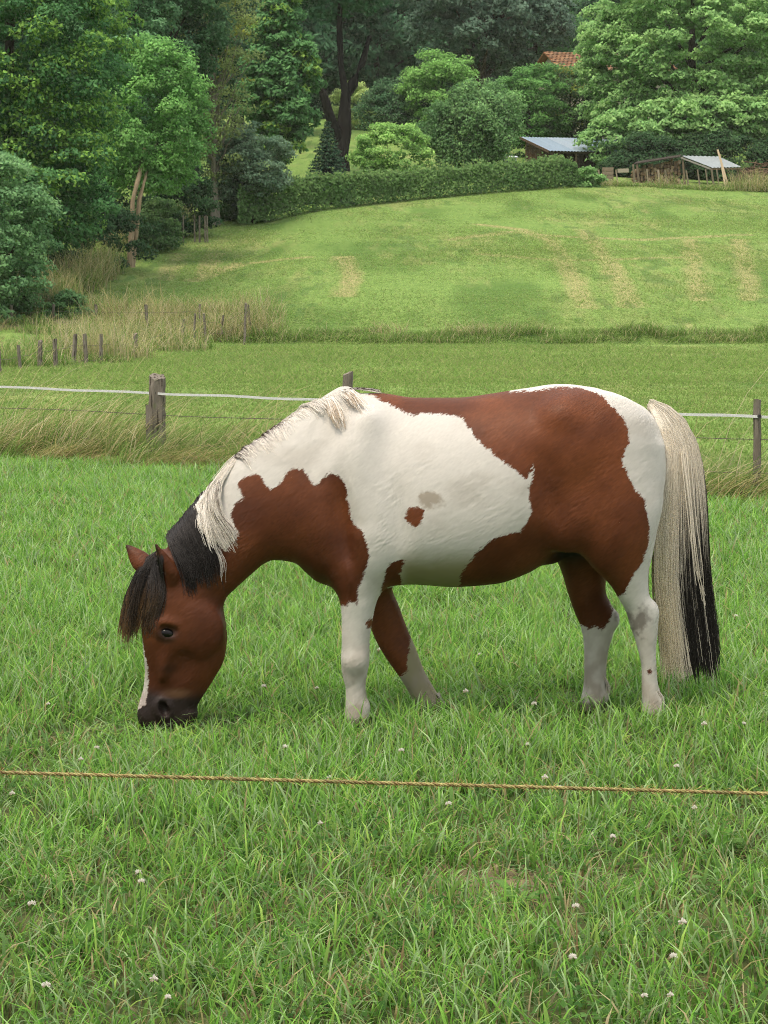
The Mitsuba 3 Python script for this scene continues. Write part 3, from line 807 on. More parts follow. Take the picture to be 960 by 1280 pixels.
F.loft([(199, 688, 268, 735, 21, -6, 0), (187, 714, 276, 757, 27, -6, -.1), (180, 750, 282, 776, 31, -6, -.14), (177, 785, 284, 797, 31, -6, -.12),
        (179, 812, 281, 822, 27, -6, -.06), (181, 838, 268, 848, 22, -6, .05), (179, 860, 254, 870, 18.5, -6, .08), (174, 878, 245, 886, 19, -6, .05),
        (171, 893, 242, 900, 20, -6, 0), (177, 908, 236, 912, 17, -6, 0), (190, 917, 224, 920, 11, -6, 0)], k=12, n=2.35)
# near fore leg, far fore leg, near hind leg, far hind leg
F.loft([(410, 650, 478, 645, 22, -36), (412, 672, 485, 668, 30, -40), (416, 700, 484, 700, 30, -41), (420, 727, 478, 722, 26, -41), (425, 750, 471, 750, 21.5, -40), (427, 780, 465, 780, 18, -39),
        (427, 805, 462, 805, 17.5, -38), (426, 826, 462, 826, 18.5, -38), (428, 845, 459, 843, 15.5, -38), (432, 862, 457, 858, 12.5, -38), (432, 878, 459, 876, 13.5, -38),
        (431, 892, 461, 890, 15, -38), (428, 905, 463, 904, 17, -38)], k=22, n=2.2)
F.loft([(440, 700, 500, 690, 30, 36), (452, 738, 488, 727, 25, 38), (459, 770, 499, 758, 21, 39), (468, 797, 511, 790, 18.5, 40), (484, 825, 521, 813, 18, 40), (499, 846, 530, 837, 14.5, 40),
        (511, 866, 541, 857, 12.5, 40), (520, 884, 552, 875, 14, 40), (526, 897, 559, 890, 15.5, 40), (529, 903, 562, 902, 16, 40)], k=20, n=2.2)
F.loft([(700, 585, 822, 560, 30, -34), (696, 605, 829, 588, 42, -36), (703, 632, 829, 622, 46, -38), (718, 670, 822, 660, 43, -42), (740, 703, 815, 694, 35, -43), (761, 728, 810, 721, 27, -43), (773, 748, 811, 742, 22, -42),
        (782, 763, 820, 757, 18.5, -42), (787, 781, 823, 773, 16.5, -42), (793, 798, 822, 795, 14.5, -42), (798, 815, 820, 813, 12.5, -42), (802, 840, 821, 840, 11.5, -42),
        (802, 862, 824, 862, 12.5, -42), (803, 880, 829, 878, 14.5, -42), (803, 897, 833, 896, 16.5, -42)], k=20, n=2.2)
F.loft([(680, 650, 780, 630, 40, 36), (693, 692, 770, 688, 37, 38), (702, 715, 757, 712, 32, 40), (710, 742, 757, 738, 26, 40), (718, 765, 765, 757, 20.5, 40), (725, 782, 771, 774, 17.5, 40),
        (729, 800, 766, 795, 15.5, 40), (730, 820, 760, 818, 13.5, 40), (730, 845, 758, 843, 12.5, 40), (728, 865, 758, 862, 14, 40), (724, 878, 756, 878, 16, 40), (720, 888, 753, 887, 17.5, 40)], k=20, n=2.2)
# muscles, joints and hollows of the near side (and their fellows on the far side)
for s in (-1, 1):
    F.ell(452, 630, s * 46, 40, 62, 22, k=26, rot=-.25)             # shoulder
    F.ell(405, 650, s * 28, 26, 46, 18, k=30)                       # breast
    F.ell(748, 545, s * 52, 62, 50, 30, k=34)                       # croup
    F.ell(703, 520, s * 62, 18, 13, 16, k=24)                       # point of hip
    F.ell(446, 575, s * 46, 16, 56, 14, k=34, rot=.25)             # shoulder blade ridge
    F.ell(423, 640, s * 66, 7, 50, 9, k=30, rot=-.15, sub=True)    # groove before the shoulder
    F.ell(765, 640, s * 62, 30, 70, 20, k=26, rot=.1)               # buttock
    F.ell(712, 655, s * 62, 22, 34, 18, k=24, rot=.35)              # stifle
    F.ell(497, 640, s * 96, 9, 60, 17, k=22, rot=-.12, sub=True)    # hollow behind the shoulder
    F.ell(684, 610, s * 108, 14, 46, 20, k=26, rot=-.2, sub=True)   # flank
F.ell(690, 696, -4, 17, 9, 14, k=8, rot=-.25)                       # sheath
F.ell(444, 828, -52, 12, 11, 6, k=8)                                # near knee
F.ell(505, 826, 54, 10, 10, 6, k=8)
for (u, v, w) in ((816, 764, -42), (768, 774, 40)):
    F.ell(u, v, w, 6, 10, 9, k=8)                                   # points of hock
F.ell(457, 884, -38, 6, 9, 9, k=6); F.ell(553, 884, 40, 6, 9, 8, k=6); F.ell(825, 876, -42, 6, 9, 8, k=6); F.ell(756, 872, 40, 6, 9, 9, k=6)   # ergots
from scipy.ndimage import gaussian_filter
F.f = gaussian_filter(F.f, 1.1)
F.ell(214, 700, -5, 15, 10, 15, k=12)                                # poll
# head
for s in (-1, 1):
    F.ell(252, 788, -6 + s * 21, 25, 27, 9, k=14)                   # jowl
    F.ell(207, 824, -6 + s * 21, 6, 26, 6, k=9, rot=.15)            # facial crest
    F.ell(226, 838, -6 + s * 31, 11, 18, 7, k=12, rot=.3, sub=True) # cheek hollow
    F.ell(208, 784, -6 + s * 27, 15, 12, 7, k=9)                    # brow
    F.ell(211, 788, -6 + s * 33, 11.5, 8.5, 5, k=3, sub=True, rot=.3)   # eye socket
    F.ell(210, 778.5, -6 + s * 28.5, 14, 4, 4.8, k=4, rot=.3)         # upper lid
    F.ell(210, 797.5, -6 + s * 27, 11, 2.6, 3.5, k=4, rot=.2)         # lower lid
    F.ell(203, 886, -6 + s * 19, 11, 13, 5, k=7, rot=-.3)           # nostril rim
    F.ell(204.5, 887, -6 + s * 24, 6, 10.5, 10, k=2.5, sub=True, rot=-.35)
    F.ell(224, 901, -6 + s * 23, 15, 2.4, 4, k=4, rot=-.42, sub=True)     # mouth
F.ell(236, 893, -6, 9, 9, 15, k=8)                                   # chin
# ears: a pointed shell each
def ear(base0, base1, tip, w, wt, bulge, t0):
    b0, b1, tp = np.array(base0, float), np.array(base1, float), np.array(tip, float)
    rows = []
    for t, wd, hw in ((t0, .7, 7.5), (0, .92, 9), (.2, 1.08, 9.5), (.45, .98, 8), (.7, .66, 5.5), (.88, .36, 3.4), (1.0, .12, 2.0)):
        c = (b0 + b1) / 2 * (1 - t) + tp * t + np.array([bulge * 4 * t * (1 - t), 0])
        h = (b1 - b0) / 2 * wd
        rows.append((c[0] - h[0], c[1] - h[1], c[0] + h[0], c[1] + h[1], hw, w + (wt - w) * t, 0))
    F.loft(rows, k=3.5, samples=60)

ear((201, 717), (225, 728), (193.5, 680), -29, -38, 4.5, -.2)
ear((172, 716), (192, 703), (158, 681.5), 10, 19, 1.5, -.45)

body_v, body_f = surface_nets(F.f, [GU[0], GV[0], GW[0]], GS)
_bm = trimesh.Trimesh(body_v, body_f, process=False)
_cc = trimesh.graph.connected_component_labels(_bm.face_adjacency, node_count=len(body_f))
_bm.update_faces(_cc == np.bincount(_cc).argmax())
_bm.remove_unreferenced_vertices()
_v0 = np.array(_bm.vertices)
trimesh.smoothing.filter_taubin(_bm, lamb=0.5, nu=0.52, iterations=6)
body_v, body_f = np.array(_bm.vertices), np.array(_bm.faces)
_far = (np.linalg.norm(body_v - _v0, axis=1) > 1.2) | ((_v0[:, 1] < bp(200, 712, -25)[1]) & (_v0[:, 0] < 232))
body_v[_far] = _v0[_far]
# near-side skin as a height map, for hair to lie on
_in = F.f < 0
_first = np.argmax(_in, axis=2)
SKIN = np.where(_in.any(2), GW[_first], 0.0)


def skin(U, V):
    from scipy.ndimage import map_coordinates
    return map_coordinates(SKIN, [(np.asarray(U) - GU[0]) / GS, (np.asarray(V) - GV[0]) / GS], order=1, mode='nearest')


# coat pattern: white patches as outlines in body units, their signed distance rides on the mesh as uv.x (metres), black points and painted shade as uv.y
poly = lambda pts, w: shapely.Polygon([bp(u, v, w) for u, v in pts]).buffer(0)
W_SIDE = [(430, 470), (441, 488), (458, 490), (478, 501), (492, 506), (503, 514), (514, 518), (533, 516), (558, 518), (579, 521), (584, 533), (596, 549), (613, 566), (630, 579),
          (645, 590), (656, 599), (660, 594), (664, 580), (667, 579), (665, 592), (661, 606), (659, 622), (662, 640), (657, 652), (648, 664), (636, 666), (619, 671), (604, 680), (593, 690),
          (586, 703), (577, 716), (573, 745), (506, 745), (500, 718), (508, 700), (498, 699), (488, 704), (482, 712), (476, 745), (480, 800), (470, 940), (415, 940), (420, 757), (432, 758), (438, 752),
          (446, 757), (448, 740), (453, 723), (458, 710), (461, 694), (459, 676), (452, 663), (442, 655), (437, 640), (434, 617), (430, 603), (424, 594), (412, 591), (404, 598), (394, 606),
          (388, 604), (386, 595), (378, 587), (366, 586), (356, 592), (349, 604), (343, 610), (336, 612), (329, 606), (326, 598), (318, 594), (306, 595), (297, 602), (297, 614), (302, 623),
          (293, 630), (284, 645), (291, 656), (296, 668), (280, 690), (268, 672), (262, 640), (262, 600), (300, 560), (328, 548), (380, 480)]
W_RUMP = [(640, 489), (668, 487), (700, 483), (727, 484), (744, 490), (757, 500), (767, 511), (776, 522), (782, 533), (783, 545), (784, 555), (778, 566), (774, 576), (778, 585), (783, 596), (790, 611),
          (799, 618), (804, 626), (806, 640), (810, 655), (811, 670), (808, 686), (801, 702), (792, 716), (786, 728), (780, 741), (773, 747), (764, 742), (764, 930), (860, 930), (860, 470), (640, 470)]
near_white = poly(W_SIDE, -60).union(poly(W_RUMP, -60))
far_white = poly([(300, 470), (470, 470), (480, 540), (560, 590), (560, 760), (470, 745), (420, 640), (330, 640), (280, 600)], 60).union(
    poly([(636, 460), (636, 500), (700, 520), (740, 560), (760, 640), (800, 690), (880, 700), (880, 460)], 60))
spots = shapely.union_all([poly([(509, 641), (515, 637), (524, 636), (530, 641), (529, 650), (524, 659), (519, 663), (511, 655), (506, 648)], -85),
                           poly([(457, 776), (463, 772), (467, 775), (465, 782), (460, 783)], -50), poly([(808, 836), (812, 834), (813, 840), (809, 841)], -45)])


def sd(shape, U, V):
    q = shapely.points(U, V)
    ins = shapely.contains(shape, q)
    d = shapely.distance(shape.boundary, q)
    return np.where(ins, d, -d)


U, V, W = body_v.T
shear = V + 0.0 * W
sdn = np.minimum(sd(near_white, U, V - (W + 60) * 0.075), -sd(spots, U, V - (W + 70) * 0.075))
sdf_ = sd(far_white, U, V)
wgt = np.clip((W - 1) / 4, 0, 1)
cs = sdn * (1 - wgt) + sdf_ * wgt
# legs
lower = V > bp(480, 737, 0)[1]
far_leg = lower & (W > 8)
ff = sd(poly([(570, 780), (514, 798), (508, 822), (509, 838), (502, 846), (488, 856), (480, 940), (600, 940)], 40), U, V - (W - 40) * .15)
fh = sd(poly([(700, 780), (727, 781), (734, 787), (742, 784), (752, 788), (760, 776), (765, 762), (762, 750), (800, 740), (800, 940), (690, 940)], 40), U, V - (W - 40) * .15)
cs = np.where(far_leg, np.where(U < 620, ff, fh), cs)
cs = np.where((V > bp(700, 690, 0)[1]) & (W > -6) & (U > 620) & ~far_leg, np.minimum(cs, fh), cs)
# head: brown with a narrow blaze down the face
head = (U < 300) & (V > bp(230, 700, 0)[1] - (U - 200) * 0.0) & ~((U > 262) & (V < bp(262, 760)[1]))
front = np.interp(V, [bp(0, y, -6)[1] for y in (690, 715, 750, 785, 812, 838, 860, 878, 893)], [bp(x, y, -6)[0] for x, y in ((199, 690), (187, 715), (180, 750), (177, 785), (179, 812), (181, 838), (179, 860), (174, 878), (171, 893))])
bl_w = np.interp(V, [bp(0, y)[1] for y in (770, 800, 830, 862, 880, 896)], [-8, 8, 11, 10, 15, -4])
blaze = bl_w - np.abs(W + 7) - 0.7 * np.maximum(U - front - 7, 0)
cs = np.where(head, np.where(V < bp(180, 892)[1], blaze, -20), cs)
dark = np.zeros(len(U))
ch = lambda u, v, w=-6: bp(u, v, w)
muz = np.clip((V - ch(0, 858)[1] - 0.12 * (U - 210)) / 16, 0, 1)
dark = np.where(head, np.maximum(dark, muz * .93), dark)
e = ch(211, 788)
dark = np.where(head, np.maximum(dark, np.clip(1.5 - np.hypot((U - e[0]) / 13, (V - e[1]) / 9.5), 0, 1) * .8), dark)
e = ch(213, 832)
dark = np.where(head, np.maximum(dark, np.clip(1 - np.hypot((U - e[0]) / 14, (V - e[1]) / 9), 0, 1) * .45), dark)
e = bp(708, 684, 0)
dark = np.maximum(dark, np.clip(1.5 - np.sqrt(((U - e[0]) / 30) ** 2 + ((V - e[1]) / 24) ** 2 + ((W + 8) / 34) ** 2), 0, 1) * np.where(cs < 3, 1, 0))  # dark sheath, with the shade under the belly painted round it
tip = np.minimum(np.hypot(U - bp(193, 682, -25)[0], V - bp(193, 682, -25)[1]), np.hypot(U - bp(158, 682, 20)[0], V - bp(158, 682, 20)[1]))
dark = np.maximum(dark, np.clip(1 - tip / 12, 0, 1) * .85)
_e0, _e1 = bp(203, 716, -28), bp(194, 684, -30)                    # shade of the near ear opening, painted as a dark strip along its front
_t = np.clip((V - _e0[1]) / (_e1[1] - _e0[1]), 0, 1)
dark = np.where((W < -14) & (V < _e0[1] + 4) & (U < 232) & (V > _e1[1] - 8), np.maximum(dark, np.clip(1.2 - np.abs(U - (_e0[0] * (1 - _t) + _e1[0] * _t)) / 6, 0, 1) * .8), dark)
hoof = np.clip((V - bp(600, 0)[1] * 0 - 897) / 4, 0, 1)
PONY_UV = np.stack([cs * PS, dark], 1)


def coat_color(p, n, uv):
    # hairs lie back and down along the body: streaky noise ruffles the patch edges
    s = p.x * 0.8 + p.z * 0.6
    t = p.z * 0.8 - p.x * 0.6
    ruff = (noise(s * 70, t * 230, p.y * 70) - .5) * .011 + (noise(p.x * 28, p.y * 28, p.z * 28) - .5) * .008 + (noise(s * 120, t * 460, p.y * 120) - .5) * .011
    w = smoothstep(-.0042, .0042, uv.x + ruff)
    b1 = fbm(p.x * 5, p.y * 5, p.z * 5 + 3, 3)
    fine = noise(s * 90, t * 420, p.y * 90)
    brown = mix((.092, .0265, .0095), (.162, .050, .0180), smoothstep(.3, .7, b1)) * (.80 + .40 * fine)
    # brown deepened low and towards the breast: sooty bay tone plus painted shade
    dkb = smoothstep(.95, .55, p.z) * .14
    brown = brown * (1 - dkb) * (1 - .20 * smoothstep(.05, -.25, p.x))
    brown = mix(brown, (.016, .0125, .012), dr.clip(uv.y, 0, 1) * (1 - w))
    dirt = smoothstep(.45, .75, fbm(p.x * 7, p.y * 7, p.z * 9, 4))
    white = mix((.57, .55, .515), (.45, .425, .385), dirt * .65) * (.93 + .12 * fine)
    # grass stain on the belly and mud on the lower legs
    belly = smoothstep(.70, .58, p.z) * smoothstep(.02, .10, p.x) * smoothstep(.42, .30, p.x) * smoothstep(.25, .5, fbm(p.x * 6 + 9, p.y * 6, p.z * 6, 3) + .15)
    white = mix(white, (.23, .205, .10), belly * .9)
    legs = smoothstep(.45, .1, p.z)
    white = mix(white, (.29, .25, .205), legs * (.35 + .5 * smoothstep(.4, .7, fbm(p.x * 22, p.y * 22, p.z * 14, 3))))
    e1 = dr.sqrt(dr.square((p.x - .169) / .045) + dr.square((p.z - .855) / .026))
    white = mix(white, (.28, .235, .18), smoothstep(1.3, .5, e1 + (fbm(p.x * 45, p.z * 45, 3, 3) - .5) * 1.5) * .8 * smoothstep(8.5, 8.4, p.y))
    e2 = dr.sqrt(dr.square((p.x - .935) / .04) + dr.square((p.z - .395) / .05))
    white = mix(white, (.12, .10, .085), smoothstep(1.4, .2, e2 + (fbm(p.x * 40, p.z * 34, 5, 3) - .5) * 2.4) * .8)
    snip = dr.sqrt(dr.square((p.x + .757) / .06) + dr.square((p.z - .135) / .022))
    brown = mix(brown, (.16, .085, .045), smoothstep(1.3, .2, snip) * .55)
    white = mix(white, (.13, .11, .09), smoothstep(.055, .035, p.z))
    pink = smoothstep(.5, 1.0, uv.y)
    white = mix(white, (.34, .27, .26), pink * .6)
    return mix(brown, white, w)


def coat_bump(p, n, uv):
    s = p.x * 0.8 + p.z * 0.6
    t = p.z * 0.8 - p.x * 0.6
    return noise(s * 60, t * 260, p.y * 60) * .6 + noise(s * 22, t * 70, p.y * 22) * .5 + noise(p.x * 13, p.y * 13, p.z * 13) * .5


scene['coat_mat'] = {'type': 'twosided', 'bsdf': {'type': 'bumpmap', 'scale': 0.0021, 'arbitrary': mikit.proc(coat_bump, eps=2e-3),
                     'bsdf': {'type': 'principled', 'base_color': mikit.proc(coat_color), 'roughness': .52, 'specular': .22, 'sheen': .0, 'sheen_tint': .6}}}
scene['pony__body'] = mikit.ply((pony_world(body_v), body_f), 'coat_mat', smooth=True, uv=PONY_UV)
tag('pony', 'brown and white pinto pony grazing side-on with its head down in the pasture', 'pony')
scene['eye_mat'] = principled((.005, .004, .004), .14, .3)
for s in (-1, 1):
    m = trimesh.creation.icosphere(3, 1.0)
    c = np.array([*bp(211, 788, -6), -6 + s * 26.4])
    v = m.vertices * [9.6, 7.2, 6.6]
    a = .25
    v = np.stack([v[:, 0] * math.cos(a) - v[:, 1] * math.sin(a), v[:, 0] * math.sin(a) + v[:, 1] * math.cos(a), v[:, 2]], 1)
    part('pony', 'eye', mikit.ply((pony_world(v + c), m.faces[:, ::-1]), 'eye_mat', smooth=True))
# ------------------------------------------------------------------ hair: strands as fine three-sided tubes
def tubes(pts, rad, col):
    """pts (N, S, 3) in metres, rad (N, S), col (N, S, 3) -> (vertices, faces, colours)."""
    N, S, _ = pts.shape
    t = np.gradient(pts, axis=1)
    t /= np.linalg.norm(t, axis=2, keepdims=True) + 1e-12
    a = np.cross(t, np.where(np.abs(t[..., 2:]) < .9, [0, 0, 1.0], [1.0, 0, 0]))
    a /= np.linalg.norm(a, axis=2, keepdims=True) + 1e-12
    b = np.cross(t, a)
    ang = np.arange(3) * 2 * np.pi / 3
    v = pts[:, :, None] + rad[:, :, None, None] * (np.cos(ang)[:, None] * a[:, :, None] + np.sin(ang)[:, None] * b[:, :, None])
    i, s, k = np.meshgrid(np.arange(N), np.arange(S - 1), np.arange(3), indexing='ij')
    base = (i * S + s) * 3
    q = np.stack([base + k, base + (k + 1) % 3, base + 3 + (k + 1) % 3, base + 3 + k], -1).reshape(-1, 4)
    return v.reshape(-1, 3), np.vstack([q[:, [0, 1, 2]], q[:, [0, 2, 3]]]), np.repeat(col.reshape(-1, 3), 3, 0)


def spline(ctrl, n):
    """ctrl (N, K, D) -> (N, n, D), smooth through the control points."""
    from scipy.interpolate import PchipInterpolator
    return PchipInterpolator(np.linspace(0, 1, ctrl.shape[1]), ctrl, axis=1)(np.linspace(0, 1, n))


def hair_part(name, sets, label=None):
    P_, R_, C_ = zip(*sets)
    ms, at = [], 0
    V_, F_, K_ = [], [], []
    for p, r, c in sets:
        v, f, k = tubes(pony_world(p), r * PS, c)
        V_.append(v); F_.append(f + at); K_.append(k); at += len(v)
    key = part('pony', name, mikit.ply((np.vstack(V_), np.vstack(F_)), 'hair_mat', smooth=True, color=np.vstack(K_)))
    if label: tag(key, label)


BLACK, CREAM, WHITE, BLOND, RUST = (np.array(c) for c in ((.017, .0145, .014), (.74, .685, .59), (.76, .72, .66), (.43, .335, .235), (.21, .115, .045)))


def ctrl_pts(rows):
    return np.array([[*bp(u, v, w), w] for u, v, w in rows])


def lock(rng, n, g0, g1, segs, width, lay, col, jit=2.0, lenj=.15, rad=(.55, .22), skinlay=True, wave=1.0):
    """n strands between the guide paths g0 and g1 (lists of (u, v, w)); lay: how far above the skin."""
    g0, g1 = ctrl_pts(g0), ctrl_pts(g1)
    s = rng.random(n)
    c = g0[None] * (1 - s)[:, None, None] + g1[None] * s[:, None, None]
    K = c.shape[1]
    ramp = np.linspace(.25, 1, K)[None, :, None]
    clump = np.round(s * 9) / 9
    cr = np.random.default_rng(int(rng.integers(1 << 30))).normal(size=(12, K, 3)) * [width, width * .7, 1.5]
    c = c + cr[(clump * 9).astype(int)] * ramp * .5 + rng.normal(size=(n, 1, 3)) * [jit, jit, 1.0] * ramp + rng.normal(size=c.shape) * [jit * .3, jit * .3, .6] * ramp
    p = spline(c, segs)
    lockcut = np.random.default_rng(int(rng.integers(1 << 30))).random(16)
    cut = (1 - lenj * rng.random(n) ** .6) * (1 - .35 * lenj * lockcut[np.minimum((s * 16).astype(int), 15)])
    t = np.linspace(0, 1, segs)
    p = np.stack([np.stack([np.interp(t * cut[i], t, p[i, :, d]) for d in range(3)], 1) for i in range(n)])
    ph = rng.random((n, 1)) * 6.28
    p[..., 0] += .5 * wave * np.sin(t[None] * rng.uniform(4, 9, (n, 1)) + ph) * t[None]
    if skinlay:
        sk = skin(p[..., 0], p[..., 1])
        p[..., 2] = np.minimum(p[..., 2], sk - lay * (.25 + rng.random((n, 1))) * np.minimum(t * 5, 1)[None])
    r = (rad[0] * (1 - t) + rad[1] * t)[None] * rng.uniform(.75, 1.25, (n, 1))
    k = col(s[:, None], t[None], rng, n)
    return p, r, np.clip(k * rng.uniform(.8, 1.15, (n, 1, 1)), 0, 1)


def plain(c, c2=None):
    def f(s, t, rng, n):
        w = (t * np.ones_like(s))[..., None]
        return np.asarray(c) * (1 - w) + np.asarray(c if c2 is None else c2) * w
    return f


rng = np.random.default_rng(11)
S_ = []
TAN = np.array([.40, .31, .215])
# hair at the withers, fair, combed down over the shoulder and back along the spine
fair = lambda s, t, r, n: (lambda m: WHITE * (1 - m) + TAN * m)((np.clip(t * 1.3 - .2, 0, 1) * (r.random((n, 1)) < .6))[..., None])
S_.append(lock(rng, 150, [(404, 497, 0), (410, 505, -20), (416, 522, -40), (427, 549, -50)], [(412, 494, 0), (420, 503, -20), (428, 520, -40), (433, 541, -50)], 10, 4, 1.6, fair, lenj=.45, jit=2, rad=(.6, .25), wave=.5))
S_.append(lock(rng, 130, [(424, 490, 0), (432, 497, -20), (440, 508, -40), (452, 530, -50)], [(438, 486, 0), (446, 494, -20), (454, 504, -40), (463, 521, -50)], 10, 4, 1.2, fair, lenj=.7, jit=2.5, rad=(.6, .25), wave=.5))
S_.append(lock(rng, 210, [(372, 511, 2), (380, 507, -6), (392, 514, -24), (402, 526, -36)], [(432, 487, 2), (438, 490, -8), (448, 500, -26), (458, 513, -40)], 10, 3, 1.2, plain(WHITE, WHITE * .9), lenj=.6, jit=2, rad=(.6, .25), wave=.5))
S_.append(lock(rng, 90, [(428, 488, 2), (440, 486, -2), (458, 488, -8), (482, 492, -14)], [(438, 486, 2), (453, 485, -1), (472, 488, -3), (490, 492, -6)], 9, 1.5, 1.0, lambda s, t, r, n: np.where((r.random((n, 1)) < .5)[..., None], WHITE * .9, np.array([.06, .036, .028])) * np.ones((n, t.shape[1], 1)), lenj=.5, jit=.8, rad=(.6, .25), wave=.3))
# the short crest: dark above, white below
S_.append(lock(rng, 620, [(290, 576, 3), (294, 571, -3), (303, 577, -14), (313, 592, -24)], [(350, 530, 3), (354, 528, -3), (362, 538, -16), (370, 554, -26)], 9, 3, 2.2, lambda s, t, r, n: (lambda m: np.array([.085, .058, .045]) * (1 - m) + WHITE * m)(np.where((r.random((n, 1)) < .78), np.clip(t * 2.6 - 1.25 + .5 * (r.random((n, 1)) - .5), 0, 1), 1.0)[..., None]), lenj=.55, jit=2, rad=(.65, .25), wave=.5))
S_.append(lock(rng, 240, [(345, 535, 3), (350, 530, -2), (358, 534, -12), (364, 547, -24)], [(392, 501, 3), (398, 500, -2), (406, 508, -14), (412, 524, -28)], 9, 3, 2, plain(WHITE * .95, WHITE), lenj=.6, jit=2, rad=(.6, .25), wave=.5))
# the long white fall
S_.append(lock(rng, 1300, [(286, 584, 2), (276, 594, -10), (272, 628, -30), (288, 664, -34), (303, 684, -34)], [(244, 628, 2), (247, 640, -12), (252, 655, -28), (262, 676, -34), (272, 704, -36)], 11, 6, 4, lambda s, t, r, n: np.where((r.random((n, 1)) < .12)[..., None], np.array([.12, .09, .07]), WHITE) * np.ones((n, t.shape[1], 1)), lenj=.5, jit=3, rad=(.5, .2)))
S_.append(lock(rng, 260, [(300, 566, 2), (282, 582, -8), (268, 600, -14), (250, 622, -14), (232, 645, -12)], [(296, 572, 2), (284, 592, -14), (268, 620, -22), (262, 650, -28), (258, 668, -30)], 14, 4, 3, plain(WHITE, WHITE), lenj=.5, jit=2.5))
# the black fall behind the ear
S_.append(lock(rng, 2600, [(256, 615, 2), (258, 650, -20), (272, 690, -34), (278, 742, -36)], [(209, 670, 0), (221, 692, -16), (231, 715, -26), (238, 750, -34)], 9, 4, 4, lambda s, t, r, n: BLACK * r.uniform(.7, 2.0, (n, 1, 1)) * np.ones((n, t.shape[1], 1)), lenj=.5, jit=4, rad=(.55, .22), wave=.6))
S_.append(lock(rng, 14, [(262, 640, -8), (266, 680, -32), (275, 705, -38), (275, 730, -40)], [(266, 640, -8), (272, 680, -32), (281, 705, -38), (279, 738, -40)], 12, 3, 7, plain(WHITE * .8, WHITE * .6), lenj=.2, jit=1.5))
S_.append(lock(rng, 12, [(256, 625, -8), (262, 650, -30), (266, 680, -40), (270, 696, -42)], [(250, 630, -8), (250, 650, -30), (256, 675, -40), (262, 694, -42)], 12, 3, 8, plain(WHITE, WHITE), lenj=.2, jit=1.5))
hair_part('mane', S_, 'mane changing from white along the neck to black behind the ears')
# forelock
S_ = []
dusk = lambda s, t, r, n: (lambda m: BLACK * r.uniform(.8, 2.0, (n, 1, 1)) * (1 - m) + RUST * 1.1 * m)((np.clip((t - .5) * 2, 0, 1) * np.clip(1.15 - s, 0, 1) * r.uniform(.3, 1.1, (n, 1)))[..., None])
S_.append(lock(rng, 2000, [(188, 697, 2), (176, 716, -2), (165, 742, -8), (158, 772, -10), (153, 818, -8)], [(206, 690, -10), (203, 712, -22), (206, 738, -32), (198, 766, -34), (189, 800, -30)], 10, 5, 3, dusk, lenj=.36, jit=3, rad=(.55, .22), wave=.6))
S_.append(lock(rng, 1400, [(182, 700, 10), (170, 720, 9), (159, 750, 8), (153, 780, 6), (148, 820, 4)], [(200, 688, -2), (186, 706, -12), (174, 736, -22), (168, 768, -24), (163, 814, -20)], 10, 5, 3, dusk, lenj=.365, jit=3, skinlay=False, rad=(.55, .22), wave=.6))
hair_part('forelock', S_, 'black forelock with rust brown tips hanging over the forehead')
# tail
def tail_col(s, t, r, n):
    v = 1.0 * t
    white_base = CREAM * (1.05 - .12 * t[..., None]) * np.ones((n, 1, 1))
    stain = np.array([.66, .58, .40])
    w = np.clip((t - .35) * 2.2, 0, 1)[..., None] * np.clip(1 - s * 2.6, 0, 1)[..., None]
    base = white_base * (1 - w * .8) + stain * w * .8
    start = .50 + .10 * r.normal(size=(n, 1)) + .45 * np.clip(.75 - s, 0, 1)
    isb = (r.random((n, 1)) < np.clip((s - .34) * 6, 0, .93))
    m = (np.clip((t - start) * 9, 0, 1) * isb)[..., None]
    return base * (1 - m) + BLACK * 1.2 * m
S_ = []
for w0, w1, n in ((-6, -26, 3000), (2, -6, 1000), (8, 22, 1000)):
    S_.append(lock(rng, n, [(812, 508, w0 * .5), (824, 540, w1 * .7), (830, 590, w1), (824, 650, w1), (819, 720, w1), (826, 790, w1 * .9), (833, 860, w1 * .7)],
                   [(814, 502, w0 * .3), (852, 522, w0), (874, 572, w0), (881, 640, w0), (884, 710, w0), (892, 790, w0), (901, 858, w0)], 11, 4, 3, tail_col, lenj=.15, jit=3.2, skinlay=False, rad=(.52, .24), wave=1.0))
S_.append(lock(rng, 9, [(850, 560, -22), (858, 640, -32), (864, 700, -34), (872, 760, -34), (878, 800, -32)], [(868, 580, -10), (874, 650, -24), (880, 710, -30), (890, 770, -30), (896, 820, -28)], 16, 5, 3, plain(CREAM, CREAM * .8), lenj=.45, jit=2.5, skinlay=False, rad=(.9, .4)))
hair_part('tail', S_, 'long cream tail turning black towards its end')
# feather on the fetlocks
for (u, v, w) in ((455, 872, -38), (552, 872, 40), (826, 866, -42), (757, 846, 40)):
    S_ = [lock(rng, 130, [(u - 6, v - 4, w - 9), (u + 1, v + 6, w - 9), (u + 3, v + 16, w - 8), (u + 3, v + 28, w - 8)], [(u - 3, v - 6, w + 6), (u, v + 6, w + 6), (u + 3, v + 18, w + 5), (u + 4, v + 30, w + 4)], 8, 2, 1, plain(np.array([.50, .46, .40]), np.array([.56, .52, .45])), lenj=.5, jit=1.5, skinlay=False, wave=.4)]
    hair_part('fetlock_hair', S_)
